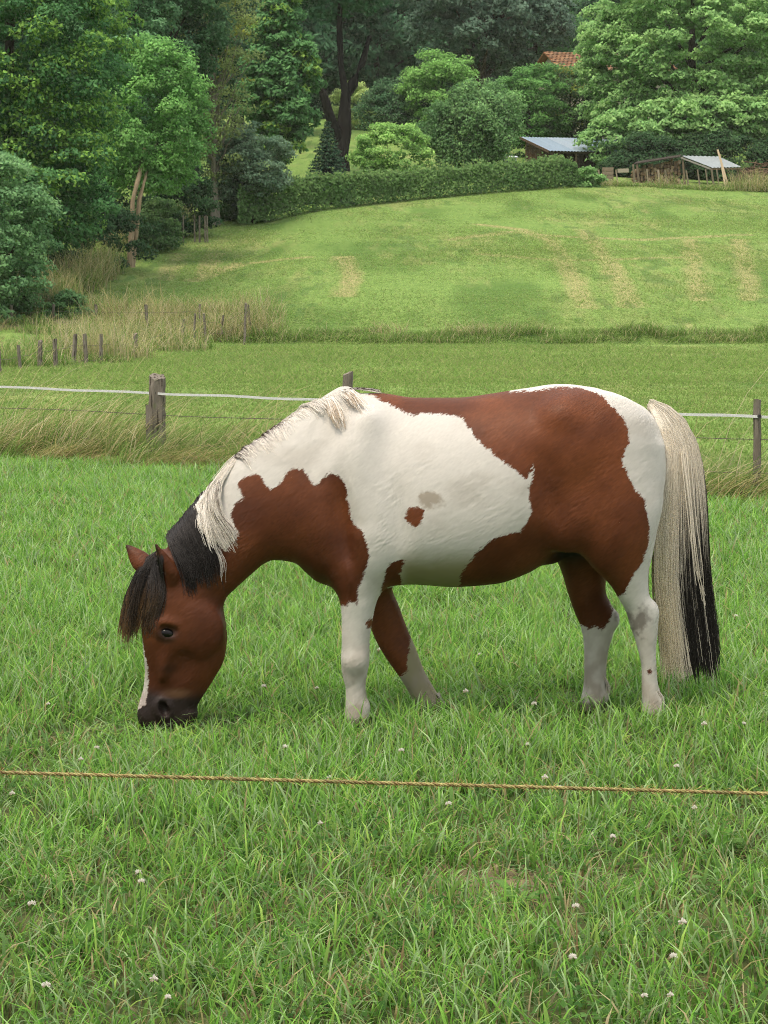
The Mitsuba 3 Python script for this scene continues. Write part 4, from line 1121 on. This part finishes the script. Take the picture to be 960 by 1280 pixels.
# ------------------------------------------------------------------ fences, sheds, rope, flowers
def box(p0, p1, w, d=None, up=(0, 0, 1), ch=.0):
    """A squared bar from p0 to p1, w wide and d thick."""
    p0, p1 = np.asarray(p0, float), np.asarray(p1, float)
    t = p1 - p0
    L = np.linalg.norm(t)
    t = t / L
    a = np.cross(t, up)
    if np.linalg.norm(a) < 1e-3: a = np.cross(t, [1.0, 0, 0])
    a /= np.linalg.norm(a)
    b = np.cross(a, t)
    m = trimesh.creation.box([w, w if d is None else d, L])
    M = np.eye(4)
    M[:3, 0], M[:3, 1], M[:3, 2], M[:3, 3] = a, b, t, (p0 + p1) / 2
    m.apply_transform(M)
    return m


def put(parent, name, mesh, col, mat='paint_mat', smooth=False, var=.15):
    v, f = (np.array(mesh.vertices), np.array(mesh.faces)) if hasattr(mesh, 'vertices') else mesh
    if smooth is False:
        v, f = v[f].reshape(-1, 3), np.arange(f.size).reshape(-1, 3)
    n = meshkit.fbm(v * 5.0, 2)[:, None]
    return part(parent, name, mikit.ply((v, f), mat, smooth=smooth, color=np.asarray(col) * (1 - var + 2 * var * n)))


def wood_color(p, n, uv):
    g = noise(p.x * 60, p.y * 60, p.z * 7)
    w = fbm(p.x * 14, p.y * 14, p.z * 3, 3)
    c = mix((.105, .088, .070), (.26, .235, .205), w * .6 + g * .4)
    c = mix(c, (.05, .042, .034), smoothstep(.62, .80, noise(p.x * 75, p.y * 75, p.z * 5)))
    return mix(c, (.13, .16, .07), smoothstep(.62, .8, fbm(p.x * 11, p.y * 11, p.z * 9, 3)) * .6)


def wood_bump(p, n, uv):
    return noise(p.x * 75, p.y * 75, p.z * 5) + .5 * noise(p.x * 180, p.y * 180, p.z * 14)


scene['post_mat'] = {'type': 'twosided', 'bsdf': {'type': 'bumpmap', 'scale': .006, 'arbitrary': mikit.proc(wood_bump), 'bsdf': {'type': 'principled', 'base_color': mikit.proc(wood_color), 'roughness': .92, 'specular': .1}}}


def round_post(base, top, r, seed, sides=14):
    """A weathered split post: uneven round section, worn slanting head."""
    rng = np.random.default_rng(seed)
    base, top = np.asarray(base, float), np.asarray(top, float)
    n = 22
    t = np.linspace(0, 1, n)
    ang = np.arange(sides) * 2 * np.pi / sides
    flute = 1 + .10 * rng.normal(size=sides)
    rr = r * flute[None] * (1 + .04 * rng.normal(size=(n, sides))) * (1 + .10 * (1 - t))[:, None]
    sway = np.cumsum(rng.normal(size=(n, 2)), 0) * r * .03
    c = base[None] * (1 - t)[:, None] + top[None] * t[:, None]
    v = np.stack([c[:, None, 0] + sway[:, :1] + rr * np.cos(ang), c[:, None, 1] + sway[:, 1:] + rr * np.sin(ang), np.repeat(c[:, 2:], sides, 1)], -1)
    v[-1, :, 2] += .35 * r * np.cos(ang + rng.random() * 6) + rng.normal(size=sides) * r * .12
    cap = v[-1].mean(0) + [0, 0, r * .05]
    i, j = np.meshgrid(np.arange(n - 1), np.arange(sides), indexing='ij')
    q = np.stack([i * sides + j, i * sides + (j + 1) % sides, (i + 1) * sides + (j + 1) % sides, (i + 1) * sides + j], -1).reshape(-1, 4)
    V = np.vstack([v.reshape(-1, 3), cap])
    k = np.arange(sides)
    F_ = np.vstack([q[:, [0, 1, 2]], q[:, [0, 2, 3]], np.stack([(n - 1) * sides + k, (n - 1) * sides + (k + 1) % sides, np.full(sides, len(V) - 1)], 1)])
    return V, F_


def post(parent, name, base, top, r, seed):
    return part(parent, name, mikit.ply(round_post(base, top, r, seed), 'post_mat', smooth=40))


def strand(points, r, sides=5):
    p = np.asarray(points, float)
    return taper(p, np.full(len(p), r), sides)


# fence behind the pony: three posts, white tape, two rusty wires
key = numbered('pasture_fence')
fx = lambda u: (lambda inv: px_x(u, 1 / inv))(np.interp(u, [-200, 0, 960, 1160], [.0423, .0448, .0571, .0597]))
fp = lambda u, z: np.array([fx(u), fence_y(fx(u)), z])
for i, (u, zt, r) in enumerate(((195, .825, .077), (435, .90, .045), (947, .775, .031))):
    b = fp(u, float(ground(fx(u), fence_y(fx(u)))) - .1)
    lean = (.012, 0, 0) if i == 0 else (0, 0, 0)
    post(key, 'post', b, fp(u, zt) + np.array([(.02, 0, 0), (0, 0, 0), (-.004, 0, 0)][i]), r, 900 + i)
b = fp(188, -.1) + [0, -.06, 0]
post(key, 'post', b, b + [-.012, -.01, .66], .026, 905)
us = np.linspace(-160, 1120, 90)
tape = np.array([fp(u, .672 - .012 * math.sin((u - 195) / 752 * math.pi) - (.02 if u > 700 else .0) * min(1, (u - 700) / 200) + .004 * math.sin(u * .05)) - np.array([0, .075 if abs(u - 195) < 60 else .05, 0]) for u in us])
v = np.concatenate([tape + [0, 0, .0105], tape - [0, 0, .0105], tape + [0, .004, .0105], tape + [0, .004, -.0105]])
n = len(us); k = np.arange(n - 1)
f = np.vstack([np.stack([a + k, a + k + 1, b_ + k + 1, b_ + k], 1) for a, b_ in ((0, n), (2 * n, 3 * n), (0, 2 * n), (n, 3 * n))])
put(key, 'tape', (v, np.vstack([f[:, [0, 1, 2]], f[:, [0, 2, 3]]])), (.62, .64, .65), var=.05)
for z in (.475, .215):
    w = np.array([fp(u, z + .006 * math.sin(u * .02)) for u in us])
    wv, wf = strand(w, .0028, 4)
    bl = []
    for q in range(0, n - 1):
        for t_ in (.25, .75):
            c = w[q] * (1 - t_) + w[q + 1] * t_
            bl.append(taper(np.array([c + [-.006, 0, -.016], c, c + [.006, 0, .016]]), [.0008, .0016, .0008], 3))
    mm = join([(a, b_, np.zeros((len(a), 3))) for a, b_ in [(wv, wf)] + bl])
    put(key, 'wire', (mm[0], mm[1]), (.10, .085, .075))
for i, (u, z) in enumerate(((195, .675), (435, .672), (947, .655))):
    c = fp(u, z)
    put(key, 'insulator', trimesh.creation.cylinder(.013, .05, sections=10, transform=trimesh.transformations.translation_matrix(c - [0, .085 if i == 0 else .055, 0]) @ trimesh.transformations.rotation_matrix(1.57, [1, 0, 0])), (.03, .03, .03))
tag(key, 'wooden post fence with a white electric tape and thin wires behind the pony', 'fence')

# old posts in the meadow
ROW_A = [(0, 436, 466), (26, 432, 462), (49, 426, 460), (71, 424, 460), (91, 418, 457), (108, 418, 457), (126, 418, 455), (168, 417, 448), (226, 399, 432), (242, 392, 433), (258, 392, 431), (275, 394, 428), (305, 379, 431), (313, 381, 420)]
ROW_B = [(14, 381, 406), (65, 380, 402), (122, 381, 408), (186, 381, 427), (251, 380, 420)]
for nm, row, lab, seed in (('stake_fence', ROW_A, 'line of old wooden stakes in straw-coloured grass at the meadow corner', 910), ('boundary_fence', ROW_B, 'sparse line of pale stakes along the far side of the dirt track', 940)):
    key = numbered(nm)
    rr = np.random.default_rng(seed)
    tops = []
    for i, (u, vt, vb) in enumerate(row):
        g = G(u, min(vb, 466))
        t_ = P(u + rr.uniform(-4, 4), vt, g[1])
        post(key, 'post', g - [0, 0, .2], t_, rr.uniform(.03, .052), seed + i)
        tops.append(t_)
    for dz in (.22, .55):
        mm = [taper(np.array([a - [0, .05, dz], (a + b_) / 2 - [0, .05, dz + .03], b_ - [0, .05, dz]]), [.004] * 3, 4) for a, b_ in zip(tops[:-1], tops[1:])]
        mm = join([(a, b_, np.zeros((len(a), 3))) for a, b_ in mm])
        put(key, 'wire', (mm[0], mm[1]), (.12, .10, .09))
    tag(key, lab, 'fence')
key = numbered('woodland_fence')
for i, (u, vt, vb) in enumerate([(229, 262, 281), (243, 246, 268), (249, 245, 268), (256, 248, 270), (75, 340, 362), (80, 336, 360), (85, 334, 358), (90, 334, 356), (259, 262, 284)]):
    y = {True: 97.0, False: 81.0}[u > 150]
    t_ = P(u, vt, y)
    g = np.array([t_[0], y, float(ground(t_[0], y))])
    post(key, 'post', g - [0, 0, .2], np.array([t_[0], y, min(max(t_[2], g[2] + .6), g[2] + 1.1)]), .032, 960 + i)
tag(key, 'weathered stakes in the shade under the trees at the verge', 'fence')

# ---- shed with the blue-grey metal roof
def frame(o, ex):
    ex = np.asarray(ex, float); ex /= np.linalg.norm(ex)
    ey = np.array([-ex[1], ex[0], 0])
    return lambda x, y, z: np.asarray(o) + ex * x + ey * y + np.array([0, 0, z])


def slab(pts, th):
    """A quadrilateral plate of thickness th (downwards)."""
    p = np.asarray(pts, float)
    v = np.vstack([p, p - [0, 0, th]])
    return v, np.array([[0, 1, 2], [0, 2, 3], [4, 6, 5], [4, 7, 6], [0, 4, 5], [0, 5, 1], [1, 5, 6], [1, 6, 2], [2, 6, 7], [2, 7, 3], [3, 7, 4], [3, 4, 0]])


scene['metal_mat'] = {'type': 'twosided', 'bsdf': {'type': 'principled', 'base_color': VC, 'roughness': .38, 'metallic': .35, 'specular': .6}}


def corrugated(parent, name, a, b, c, d, col, waves, amp, th=.004):
    """A corrugated sheet: eave a-b, back edge d-c; the waves run up the slope."""
    n = waves * 6 + 1
    s = np.linspace(0, 1, n)
    off = amp * np.cos(s * waves * 2 * np.pi)
    lo, hi = a[None] * (1 - s)[:, None] + b[None] * s[:, None], d[None] * (1 - s)[:, None] + c[None] * s[:, None]
    lo, hi = lo + np.array([0, 0, 1]) * off[:, None], hi + np.array([0, 0, 1]) * off[:, None]
    v = np.vstack([lo, hi, lo - [0, 0, th + .01], hi - [0, 0, th + .01]])
    k = np.arange(n - 1)
    q = np.vstack([np.stack([k, k + 1, n + k + 1, n + k], 1), np.stack([2 * n + k, 3 * n + k, 3 * n + k + 1, 2 * n + k + 1], 1), np.stack([k, 2 * n + k, 2 * n + k + 1, k + 1], 1)])
    return put(parent, name, (v, np.vstack([q[:, [0, 1, 2]], q[:, [0, 2, 3]]])), col, mat='metal_mat', smooth=True, var=.12)


key = numbered('garden_shed')
o = np.array([px_x(687, 138), 138.0, 0])
ex = np.array([4.0, 1.3, 0]) / 4.206
o[2] = float(ground(o[0], o[1])) - .1
L = frame(o, ex)
ze, zb = P(687, 188, 138)[2] - o[2], P(656, 172, 142)[2] - o[2]
W_, D_ = 6.0, 4.2
rr = np.random.default_rng(3)
for i in range(17):                                            # boards of the gable wall, sawn to the slope
    y0, y1 = i * D_ / 17, (i + 1) * D_ / 17 - .012
    z0, z1 = ze + (zb - ze) * y0 / D_ - .05, ze + (zb - ze) * y1 / D_ - .05
    t_ = rr.uniform(.0, .015)
    p_ = [L(-t_, y0, 0), L(-t_, y1, 0), L(-t_, y1, z1), L(-t_, y0, z0), L(.03, y0, 0), L(.03, y1, 0), L(.03, y1, z1), L(.03, y0, z0)]
    f_ = np.array([[0, 1, 2], [0, 2, 3], [4, 6, 5], [4, 7, 6], [0, 4, 5], [0, 5, 1], [1, 5, 6], [1, 6, 2], [2, 6, 7], [2, 7, 3], [3, 7, 4], [3, 4, 0]])
    put(key, 'plank', (np.array(p_), f_), np.array([.075, .045, .030]) * rr.uniform(.7, 1.5))
for i in range(20):                                            # boards of the front, set back between posts
    x0, x1 = .12 + i * (W_ - .2) / 20, .12 + (i + 1) * (W_ - .2) / 20 - .012
    put(key, 'plank', box(L((x0 + x1) / 2, .55, 0), L((x0 + x1) / 2, .55, ze - .05 + (zb - ze) * .13), x1 - x0, .03, up=L(0, 1, 0) - L(0, 0, 0)), np.array([.050, .034, .026]) * rr.uniform(.7, 1.4))
for x in (0.05, 1.6, 3.2, 4.8, W_ - .05):
    put(key, 'corner_post', box(L(x, .02, -.1), L(x, .02, ze - .06), .12), (.14, .10, .07))
put(key, 'eave_beam', box(L(-.2, -.02, ze - .1), L(W_ + .2, -.02, ze - .1), .1, .12), (.11, .075, .05))
put(key, 'back_wall', box(L(0, D_, ze / 2), L(W_, D_, ze / 2), .05, zb, up=(0, 0, 1)), (.06, .04, .03))
put(key, 'side_wall', box(L(W_, 0, ze / 2), L(W_, D_, ze / 2), .05, ze * .95), (.06, .04, .03))
for i in range(4):
    x0, x1 = -.3 + i * 1.65, -.3 + (i + 1) * 1.65 + .03
    corrugated(key, 'roof_sheet', L(x0, -.35, ze - .04 + .006 * (i % 2)), L(x1, -.35, ze - .04 + .006 * (i % 2)), L(x1, D_ + .15, zb + .05 + .006 * (i % 2)), L(x0, D_ + .15, zb + .05 + .006 * (i % 2)), np.array([(.21, .29, .37), (.26, .33, .40), (.19, .27, .36), (.24, .31, .38)][i]), 8, .022)
put(key, 'bargeboard', box(L(-.31, -.35, ze - .10), L(-.31, D_ + .15, zb - .01), .03, .14), (.10, .065, .045))
tag(key, 'brown plank shed with a blue-grey corrugated metal roof under the spreading tree', 'shed')
# pale hutch next to it
key = numbered('hutch')
c = P(637, 206, 137.5)
c[2] = float(ground(c[0], 137.5))
H_ = frame(c, (1, .1, 0))
hz = P(637, 197, 137.5)[2] - c[2]
for x in (-.36, .36):
    put(key, 'side_panel', box(H_(x, 0, 0), H_(x, 0, hz), .03, .5, up=(0, 1, 0)), (.36, .42, .46))
put(key, 'door', box(H_(0, -.26, 0), H_(0, -.26, hz * .62), .68, .03, up=(0, 1, 0)), (.33, .40, .45))
put(key, 'window_frame', box(H_(0, -.26, hz * .93), H_(0, -.26, hz), .72, .05, up=(0, 1, 0)), (.55, .58, .60))
put(key, 'pane', box(H_(0, -.235, hz * .62), H_(0, -.235, hz * .93), .62, .01, up=(0, 1, 0)), (.10, .13, .15), mat='metal_mat')
for x in (-.34, 0, .34):
    put(key, 'mullion', box(H_(x, -.262, hz * .62), H_(x, -.262, hz * .93), .045, .03, up=(0, 1, 0)), (.55, .58, .60))
put(key, 'lid', slab([H_(-.45, -.35, hz + .02), H_(.45, -.35, hz + .02), H_(.45, .3, hz + .12), H_(-.45, .3, hz + .12)], .04), (.40, .45, .49))
tag(key, 'small pale blue-grey hutch with a window between bush and shed', 'hutch')

# ---- firewood shelter
key = numbered('firewood_shelter')
y0 = 132.0
S = lambda u, v, dy=0.0: P(u, v, y0 + dy)
gz = lambda u, dy=0.0: float(ground(px_x(u, y0 + dy), y0 + dy))
corrugated(key, 'roof_sheet', S(889, 209.5, -.6), S(926, 208.5, -.6), S(897, 195.5, 2.2), S(850, 194.5, 2.2), np.array((.36, .40, .44)), 9, .02)
v_, f_ = slab([S(792, 204.5, -.5), S(850, 195.5, -.5), S(852, 193.0, 2.0), S(797, 201.5, 2.0)], .05)
put(key, 'roof_board', (v_, f_), (.035, .028, .024))
for u, vt in ((853, 196), (889, 211), (922, 210), (796, 205)):
    x = px_x(u, y0 - .4)
    put(key, 'corner_post', box([x, y0 - .4, float(ground(x, y0 - .4)) - .1], S(u, vt, -.4), .11), (.16, .125, .09))
put(key, 'eave_beam', box(S(888, 211.5, -.55), S(926, 210.5, -.55), .08, .08), (.12, .09, .06))
put(key, 'rafter', box(S(851, 197, -.5), S(889, 211.5, -.5), .08, .09), (.30, .29, .27))
tag(key, 'low firewood shelter with a sloping grey metal roof', 'shelter')
rr = np.random.default_rng(8)
key = numbered('firewood_stack')
scene['end_mat'] = principled(VC, .9, .1)
nlog = 0
u_ = 793.5
while u_ < 849:
    vtop = np.interp(u_, [793, 815, 840, 850], [211, 205, 200, 199]) + rr.uniform(-.8, .8)
    vb_ = 232.0
    v_ = vb_
    while v_ > vtop:
        r = rr.uniform(.075, .13)
        c = S(u_ + rr.uniform(-.8, .8), v_, rr.uniform(-.12, .05))
        k = 7
        a = np.arange(k) * 2 * np.pi / k + rr.random() * 6
        rad = r * rr.uniform(.75, 1.12, k)
        front = np.stack([c[0] + rad * np.cos(a), np.full(k, c[1]), c[2] + rad * np.sin(a)], 1)
        back = front + [rr.uniform(-.03, .03), 1.0, 0]
        V = np.vstack([front, back, c[None]])
        i_ = np.arange(k)
        F_ = np.vstack([np.stack([i_, (i_ + 1) % k, k + (i_ + 1) % k], 1), np.stack([i_, k + (i_ + 1) % k, k + i_], 1), np.stack([np.full(k, 2 * k), (i_ + 1) % k, i_], 1)])
        cc = np.array([(.30, .21, .14), (.24, .155, .10), (.36, .27, .19), (.19, .13, .09)])[rr.integers(4)] * rr.uniform(.7, 1.1)
        put(key, 'log', (V, F_), cc, mat='end_mat', var=.3)
        v_ -= r * 2 * 2880 / y0 * .88
        nlog += 1
    u_ += rr.uniform(3.6, 5.0)
tag(key, 'stack of split firewood logs under the dark slanting roof', 'firewood stack')
for i, (ub, vb_, ut, vt, w) in enumerate(((911, 222, 897, 187, .11), (907, 224, 899.5, 193, .09))):
    key = numbered('leaning_plank')
    q0, q1 = S(ub, vb_, -1.3), S(ut, vt, -.75)
    q0[2] = min(q0[2], float(ground(q0[0], q0[1])) + .02)
    put(key, 'board', box(q0, q1, w, .035, up=(0, 1, 0)), (.52, .42, .29))
    tag(key, ['longer pale plank leaning against the firewood shelter roof', 'shorter pale plank leaning beside the longer one'][i], 'plank')
key = numbered('paling_fence')
for i, (u, vt) in enumerate([(721, 213), (738, 215), (748, 212), (770, 212), (791, 205), (808, 211), (822, 212), (831, 212), (858, 213), (872, 212), (882, 211), (889, 211), (896, 211)]):
    x = px_x(u, 129.5)
    b = np.array([x, 129.5, float(ground(x, 129.5)) - .1])
    put(key, 'stake', box(b, P(u + rr.uniform(-.6, .6), vt, 129.5 + rr.uniform(-.1, .1)), rr.uniform(.07, .12), .06), np.array([.30, .255, .19]) * rr.uniform(.6, 1.15))
put(key, 'rail', box(P(772, 213.5, 129.55), P(786, 213, 129.55), .05, .22), (.36, .33, .26))
tag(key, 'uneven wooden stakes standing before the firewood stack', 'fence')
key = numbered('crate')
x = px_x(757, 130.5)
zz = float(ground(x, 130.5))
zt = P(757, 209, 130.5)[2]
for j in range(4):
    for yy, xx in ((-.25, 0), (.25, 0)):
        a_ = zz + (zt - zz) * (j + .1) / 4; b_ = zz + (zt - zz) * (j + .9) / 4
        put(key, 'slat', box([x - .3, 130.5 + yy, (a_ + b_) / 2], [x + .3, 130.5 + yy, (a_ + b_) / 2], .03, b_ - a_), (.23, .19, .14))
for sx in (-.28, .28):
    put(key, 'end_panel', box([x + sx, 130.5, zz], [x + sx, 130.5, zt], .03, .46, up=(0, 1, 0)), (.17, .14, .10))
tag(key, 'weathered wooden crate at the end of the hedge by the shed', 'crate')
# brushwood heap
key = numbered('brushwood_heap')
mm = []
for i in range(240):
    u, dv = rr.uniform(928, 990), abs(rr.normal()) * 8
    c = P(u, 222 - min(dv, 17) * np.interp(u, [928, 945, 990], [.3, 1, 1]), 133 + rr.uniform(-.8, .8))
    d = unit(rr, 1)[0] * [1, .6, .35] * rr.uniform(.3, 1.0)
    mm.append((*taper(np.array([c - d, c + [0, 0, .04], c + d]), [.02, .03, .012], 4), None))
cc = [np.tile(np.array([.13, .085, .06]) * rr.uniform(.5, 1.5), (len(a), 1)) for a, b_, _ in mm]
j_ = join([(a, b_, k_) for (a, b_, _), k_ in zip(mm, cc)])
kk = part(key, 'branch', mikit.ply((j_[0], j_[1]), 'bark_mat', color=j_[2]))
tag(kk, kind='stuff')
tag(key, 'brown heap of brushwood under the spreading tree beside the leaning planks', 'brushwood heap')

# ---- house whose tiled roof shows between the trees
key = numbered('tile_roofed_house')
hy0 = 168.0
a0, a1 = P(652, 108, hy0), P(705, 90, hy0)
o = np.array([px_x(702, hy0), hy0, float(ground(px_x(702, hy0), hy0))])
Hh = frame(o, (1, .35, 0))
ez, rz = P(695, 91, hy0)[2] - o[2], P(722, 65, hy0 + 3)[2] - o[2]
put(key, 'wall', box(Hh(.3, .3, ez / 2 - .1), Hh(9, .3, ez / 2 - .1), .25, ez), (.46, .42, .36))
put(key, 'wall', box(Hh(.3, 6, ez / 2 - .1), Hh(9, 6, ez / 2 - .1), .25, ez), (.46, .42, .36))
for x in (.3, 9):
    v_ = np.array([Hh(x, .43, -.1), Hh(x, 5.87, -.1), Hh(x, 5.87, ez), Hh(x, 3.15, rz - .08), Hh(x, .43, ez), Hh(x + .2, .43, -.1), Hh(x + .2, 5.87, -.1), Hh(x + .2, 5.87, ez), Hh(x + .2, 3.15, rz - .08), Hh(x + .2, .43, ez)])
    f_ = [[0, 1, 2], [0, 2, 4], [2, 3, 4], [5, 7, 6], [5, 9, 7], [7, 9, 8]] + [q for i in range(5) for q in ([i, (i + 1) % 5, 5 + (i + 1) % 5], [i, 5 + (i + 1) % 5, 5 + i])]
    put(key, 'gable_wall', (v_, np.array(f_)), (.46, .42, .36))
put(key, 'fascia', box(Hh(-.2, -.28, ez - .1), Hh(9.5, -.28, ez - .1), .05, .2), (.62, .60, .56))
roof_key = f'{key}__roof'
v_, f_ = slab([Hh(-.25, -.3, ez), Hh(9.5, -.3, ez), Hh(9.5, 3.15, rz), Hh(-.25, 3.15, rz)], .08)
v2, f2 = slab([Hh(-.25, 6.6, ez), Hh(-.25, 3.15, rz), Hh(9.5, 3.15, rz), Hh(9.5, 6.6, ez)], .08)
scene[roof_key] = mikit.ply((np.vstack([v_, v2]), np.vstack([f_, f2 + 8])), 'paint_mat', color=np.tile((.26, .12, .06), (16, 1)))
mm = []
for r_ in range(12):                                              # courses of tiles on the slope in view
    s0, s1 = r_ / 12, (r_ + 1.25) / 12
    for c_ in range(30):
        x0 = -.25 + c_ * .325 + (.16 if r_ % 2 else 0)
        if x0 > 9.2: continue
        lift = .045 + rr.uniform(0, .012)
        e = lambda x, s, up_: Hh(x, -.32 + 3.45 * s, ez + (rz - ez) * s + up_)
        pts = [e(x0 + .01, s0, lift + .02), e(x0 + .16, s0, lift + .06), e(x0 + .315, s0, lift + .02), e(x0 + .315, min(s1, 1), .012), e(x0 + .16, min(s1, 1), .05), e(x0 + .01, min(s1, 1), .012)]
        v_ = np.array(pts + [q - [0, 0, .03] for q in pts])
        f_ = np.array([[0, 1, 4], [0, 4, 5], [1, 2, 3], [1, 3, 4], [0, 6, 7], [0, 7, 1], [1, 7, 8], [1, 8, 2], [0, 5, 11], [0, 11, 6], [2, 8, 9], [2, 9, 3]])
        cc = np.array([(.25, .135, .075), (.21, .11, .06), (.28, .165, .095), (.20, .125, .08)])[rr.integers(4)] * rr.uniform(.8, 1.1)
        mm.append((v_[f_].reshape(-1, 3), np.arange(36).reshape(-1, 3), np.tile(cc, (36, 1))))
j_ = join(mm)
scene[f'{roof_key}__tile'] = mikit.ply((j_[0], j_[1]), 'paint_mat', color=j_[2])
tag(f'{roof_key}__tile', kind='stuff')
tag(key, 'house with an orange-brown tiled roof half hidden behind the spreading tree', 'house')

# ---- rope in front of the camera
key = numbered('electric_rope')
rr = np.random.default_rng(21)
A, B = P(-2900, 884, 2.10), P(3900, 1072, 2.28)
n = 3000
s = np.linspace(0, 1, n)
axis = A[None] * (1 - s)[:, None] + B[None] * s[:, None] - np.array([0, 0, 1.0]) * (.001 * 4 * s * (1 - s))[:, None]
for j in range(3):
    ph = s * np.linalg.norm(B - A) / .013 * 2 * np.pi + j * 2.094
    q = axis + np.stack([0 * s, np.cos(ph), np.sin(ph)], 1) * .00098
    v, f = taper(q, np.full(n, .00098), 5, 5 + j)
    wear = meshkit.fbm(v * [60, 60, 60], 2)[:, None]
    part(key, 'strand', mikit.ply((v, f), 'hair_mat', smooth=True, color=(np.array([.35, .31, .12]) if j != 1 else np.array([.22, .15, .06])) * (.5 + wear)))
m_ = 5200
at = rr.integers(20, n - 20, m_)
a = rr.random(m_) * 6.28
c0 = axis[at] + np.stack([0 * a, np.cos(a), np.sin(a)], 1) * .0018
d_ = np.stack([rr.normal(size=m_) * .9, np.cos(a), np.sin(a)], 1) * rr.uniform(.0015, .0045, m_)[:, None]
pts = np.stack([c0, c0 + d_ * .6, c0 + d_ + rr.normal(size=(m_, 3)) * .0006], 1)
v, f, k_ = tubes(pts, np.full((m_, 3), .00022), np.tile(np.array([.40, .30, .10]), (m_, 3, 1)) * rr.uniform(.5, 1.3, (m_, 1, 1)))
kk = part(key, 'fibre', mikit.ply((v, f), 'hair_mat', color=k_))
tag(kk, kind='stuff')
tag(key, 'frayed yellow and brown twisted rope stretched across before the pony', 'rope')

# ---- white clover heads
FL_ = [(121, 935), (101, 949), (357, 934), (412, 972), (400, 1029), (173, 1091), (177, 1102), (192, 1224), (210, 1247), (58, 1232), (15, 992), (660, 931), (846, 958), (681, 972), (766, 1046), (720, 1133), (853, 1153), (842, 1196),
       (806, 1245), (838, 1244), (716, 1197), (561, 1005), (474, 812), (330, 858), (437, 862), (582, 864), (700, 985), (502, 938), (880, 905), (920, 770), (600, 818), (60, 880), (96, 700), (40, 1130), (868, 1010), (930, 905), (668, 880), (396, 860)]
def flower_head(seed, r):
    rng = np.random.default_rng(seed)
    n = 46
    d = unit(rng, n)
    d[:, 2] = np.abs(d[:, 2]) * 1.2 - .35
    d /= np.linalg.norm(d, axis=1, keepdims=True)
    a = np.cross(d, [.3, .2, .9]); a /= np.linalg.norm(a, axis=1, keepdims=True)
    b = np.cross(d, a)
    L = r * rng.uniform(.85, 1.2, (n, 1))
    c = d * r * .25
    v = np.stack([c, c + d * L * .6 + a * r * .2, c + d * L, c + d * L * .6 - a * r * .2, c + d * L * .6 + b * r * .2, c + d * L * .6 - b * r * .2], 1).reshape(-1, 3)
    q = np.arange(n)[:, None] * 6
    f = np.vstack([q + x for x in ([0, 1, 2], [0, 2, 3], [0, 4, 2], [0, 2, 5])])
    col = np.repeat(np.where((d[:, 2:] < -.1), [.55, .43, .35], [.86, .83, .78]) * rng.uniform(.85, 1.08, (n, 1)), 6, 0)
    return v, f, np.clip(col, 0, .9)
ORD = 'first second third fourth fifth sixth seventh eighth ninth tenth eleventh twelfth thirteenth fourteenth fifteenth sixteenth seventeenth eighteenth nineteenth twentieth'.split()
FLK = []
heads = [flower_head(i, .0078) for i in range(3)]
for i, (u, v) in enumerate(FL_):
    h = rr.uniform(.09, .14)
    y = 2880 * (1.6 - h) / (v - 364.0)
    c = P(u, v, y)
    key = numbered('clover_flower')
    hv, hf, hk = heads[i % 3]
    scene[f'{key}__flower_head'] = mikit.ply((hv * rr.uniform(.8, 1.15) + c, hf), 'leaf_mat', color=hk)
    g = float(ground(c[0], c[1]))
    st = taper(np.array([[c[0] + rr.uniform(-.02, .02), c[1] + .01, g], [c[0] + rr.uniform(-.01, .01), c[1], (g + c[2]) / 2], c]), [.0012, .0011, .001], 4)
    scene[f'{key}__stem'] = mikit.ply(st, 'bark_mat', smooth=True, color=np.tile((.10, .20, .05), (len(st[0]), 1)))
    FLK.append((key, u, v > 966 + 26 * u / 960))
for near in (True, False):
    for i, (key, u, _) in enumerate(sorted([q for q in FLK if q[2] == near], key=lambda q: q[1])):
        tag(key, f"white clover flower {'before the rope' if near else 'beyond the rope'}, {ORD[i]} from the pony head end", 'flower', 'white clover flowers in the pasture')

# ---- broad-leaved docks standing in the grass
DOCKS = [(648, 1140, 'broad-leaved dock just below the bare patch of dead stalks'), (838, 1118, 'dock with a long leaf lying towards the pasture edge near the bare patch'), (905, 1075, 'dock standing alone between rope and bare patch, farthest from the pony head'),
         (205, 1000, 'greyish dock just below the rope near the pony head'), (400, 1180, 'dock among the short clover grass nearest the camera'), (95, 1195, 'dock low in the grass under the head end of the rope')]
for i, (u, v, lab) in enumerate(DOCKS):
    g = G(u, v)
    key = numbered('dock_plant')
    nl = int(rr.integers(5, 8))
    for j in range(nl):
        a = j * 6.283 / nl + rr.uniform(-.4, .4)
        L_, W2 = rr.uniform(.07, .125), rr.uniform(.010, .016)
        d = np.array([math.cos(a), math.sin(a), 0.0]); sd_ = np.array([-math.sin(a), math.cos(a), 0.0])
        rise = rr.uniform(.55, 1.5)
        vs = []
        for t in np.linspace(0, 1, 9):
            c = g + d * L_ * (.12 + .88 * t) * (1 / (1 + rise * .35)) + np.array([0, 0, L_ * rise * (t - .62 * t * t) + .01])
            w = W2 * math.sin(math.pi * min(1, .08 + .92 * t)) ** .7 * (1 + .1 * math.sin(t * 19 + j))
            vs += [c - sd_ * w + [0, 0, .003], c - [0, 0, .002], c + sd_ * w + [0, 0, .003]]
        b_ = np.arange(8)[:, None] * 3
        fs = np.vstack([b_ + q for q in ([0, 1, 4], [0, 4, 3], [1, 2, 5], [1, 5, 4])])
        cc = np.array([(.13, .29, .06), (.17, .32, .09), (.12, .26, .055)])[rr.integers(3)] * rr.uniform(.85, 1.1)
        part(key, 'leaf', mikit.ply((np.array(vs), fs), 'blade_mat', smooth=True, color=np.tile(cc, (27, 1)) * np.tile([[1], [1.15], [.95]], (9, 1))))
    tag(key, lab, 'plant')
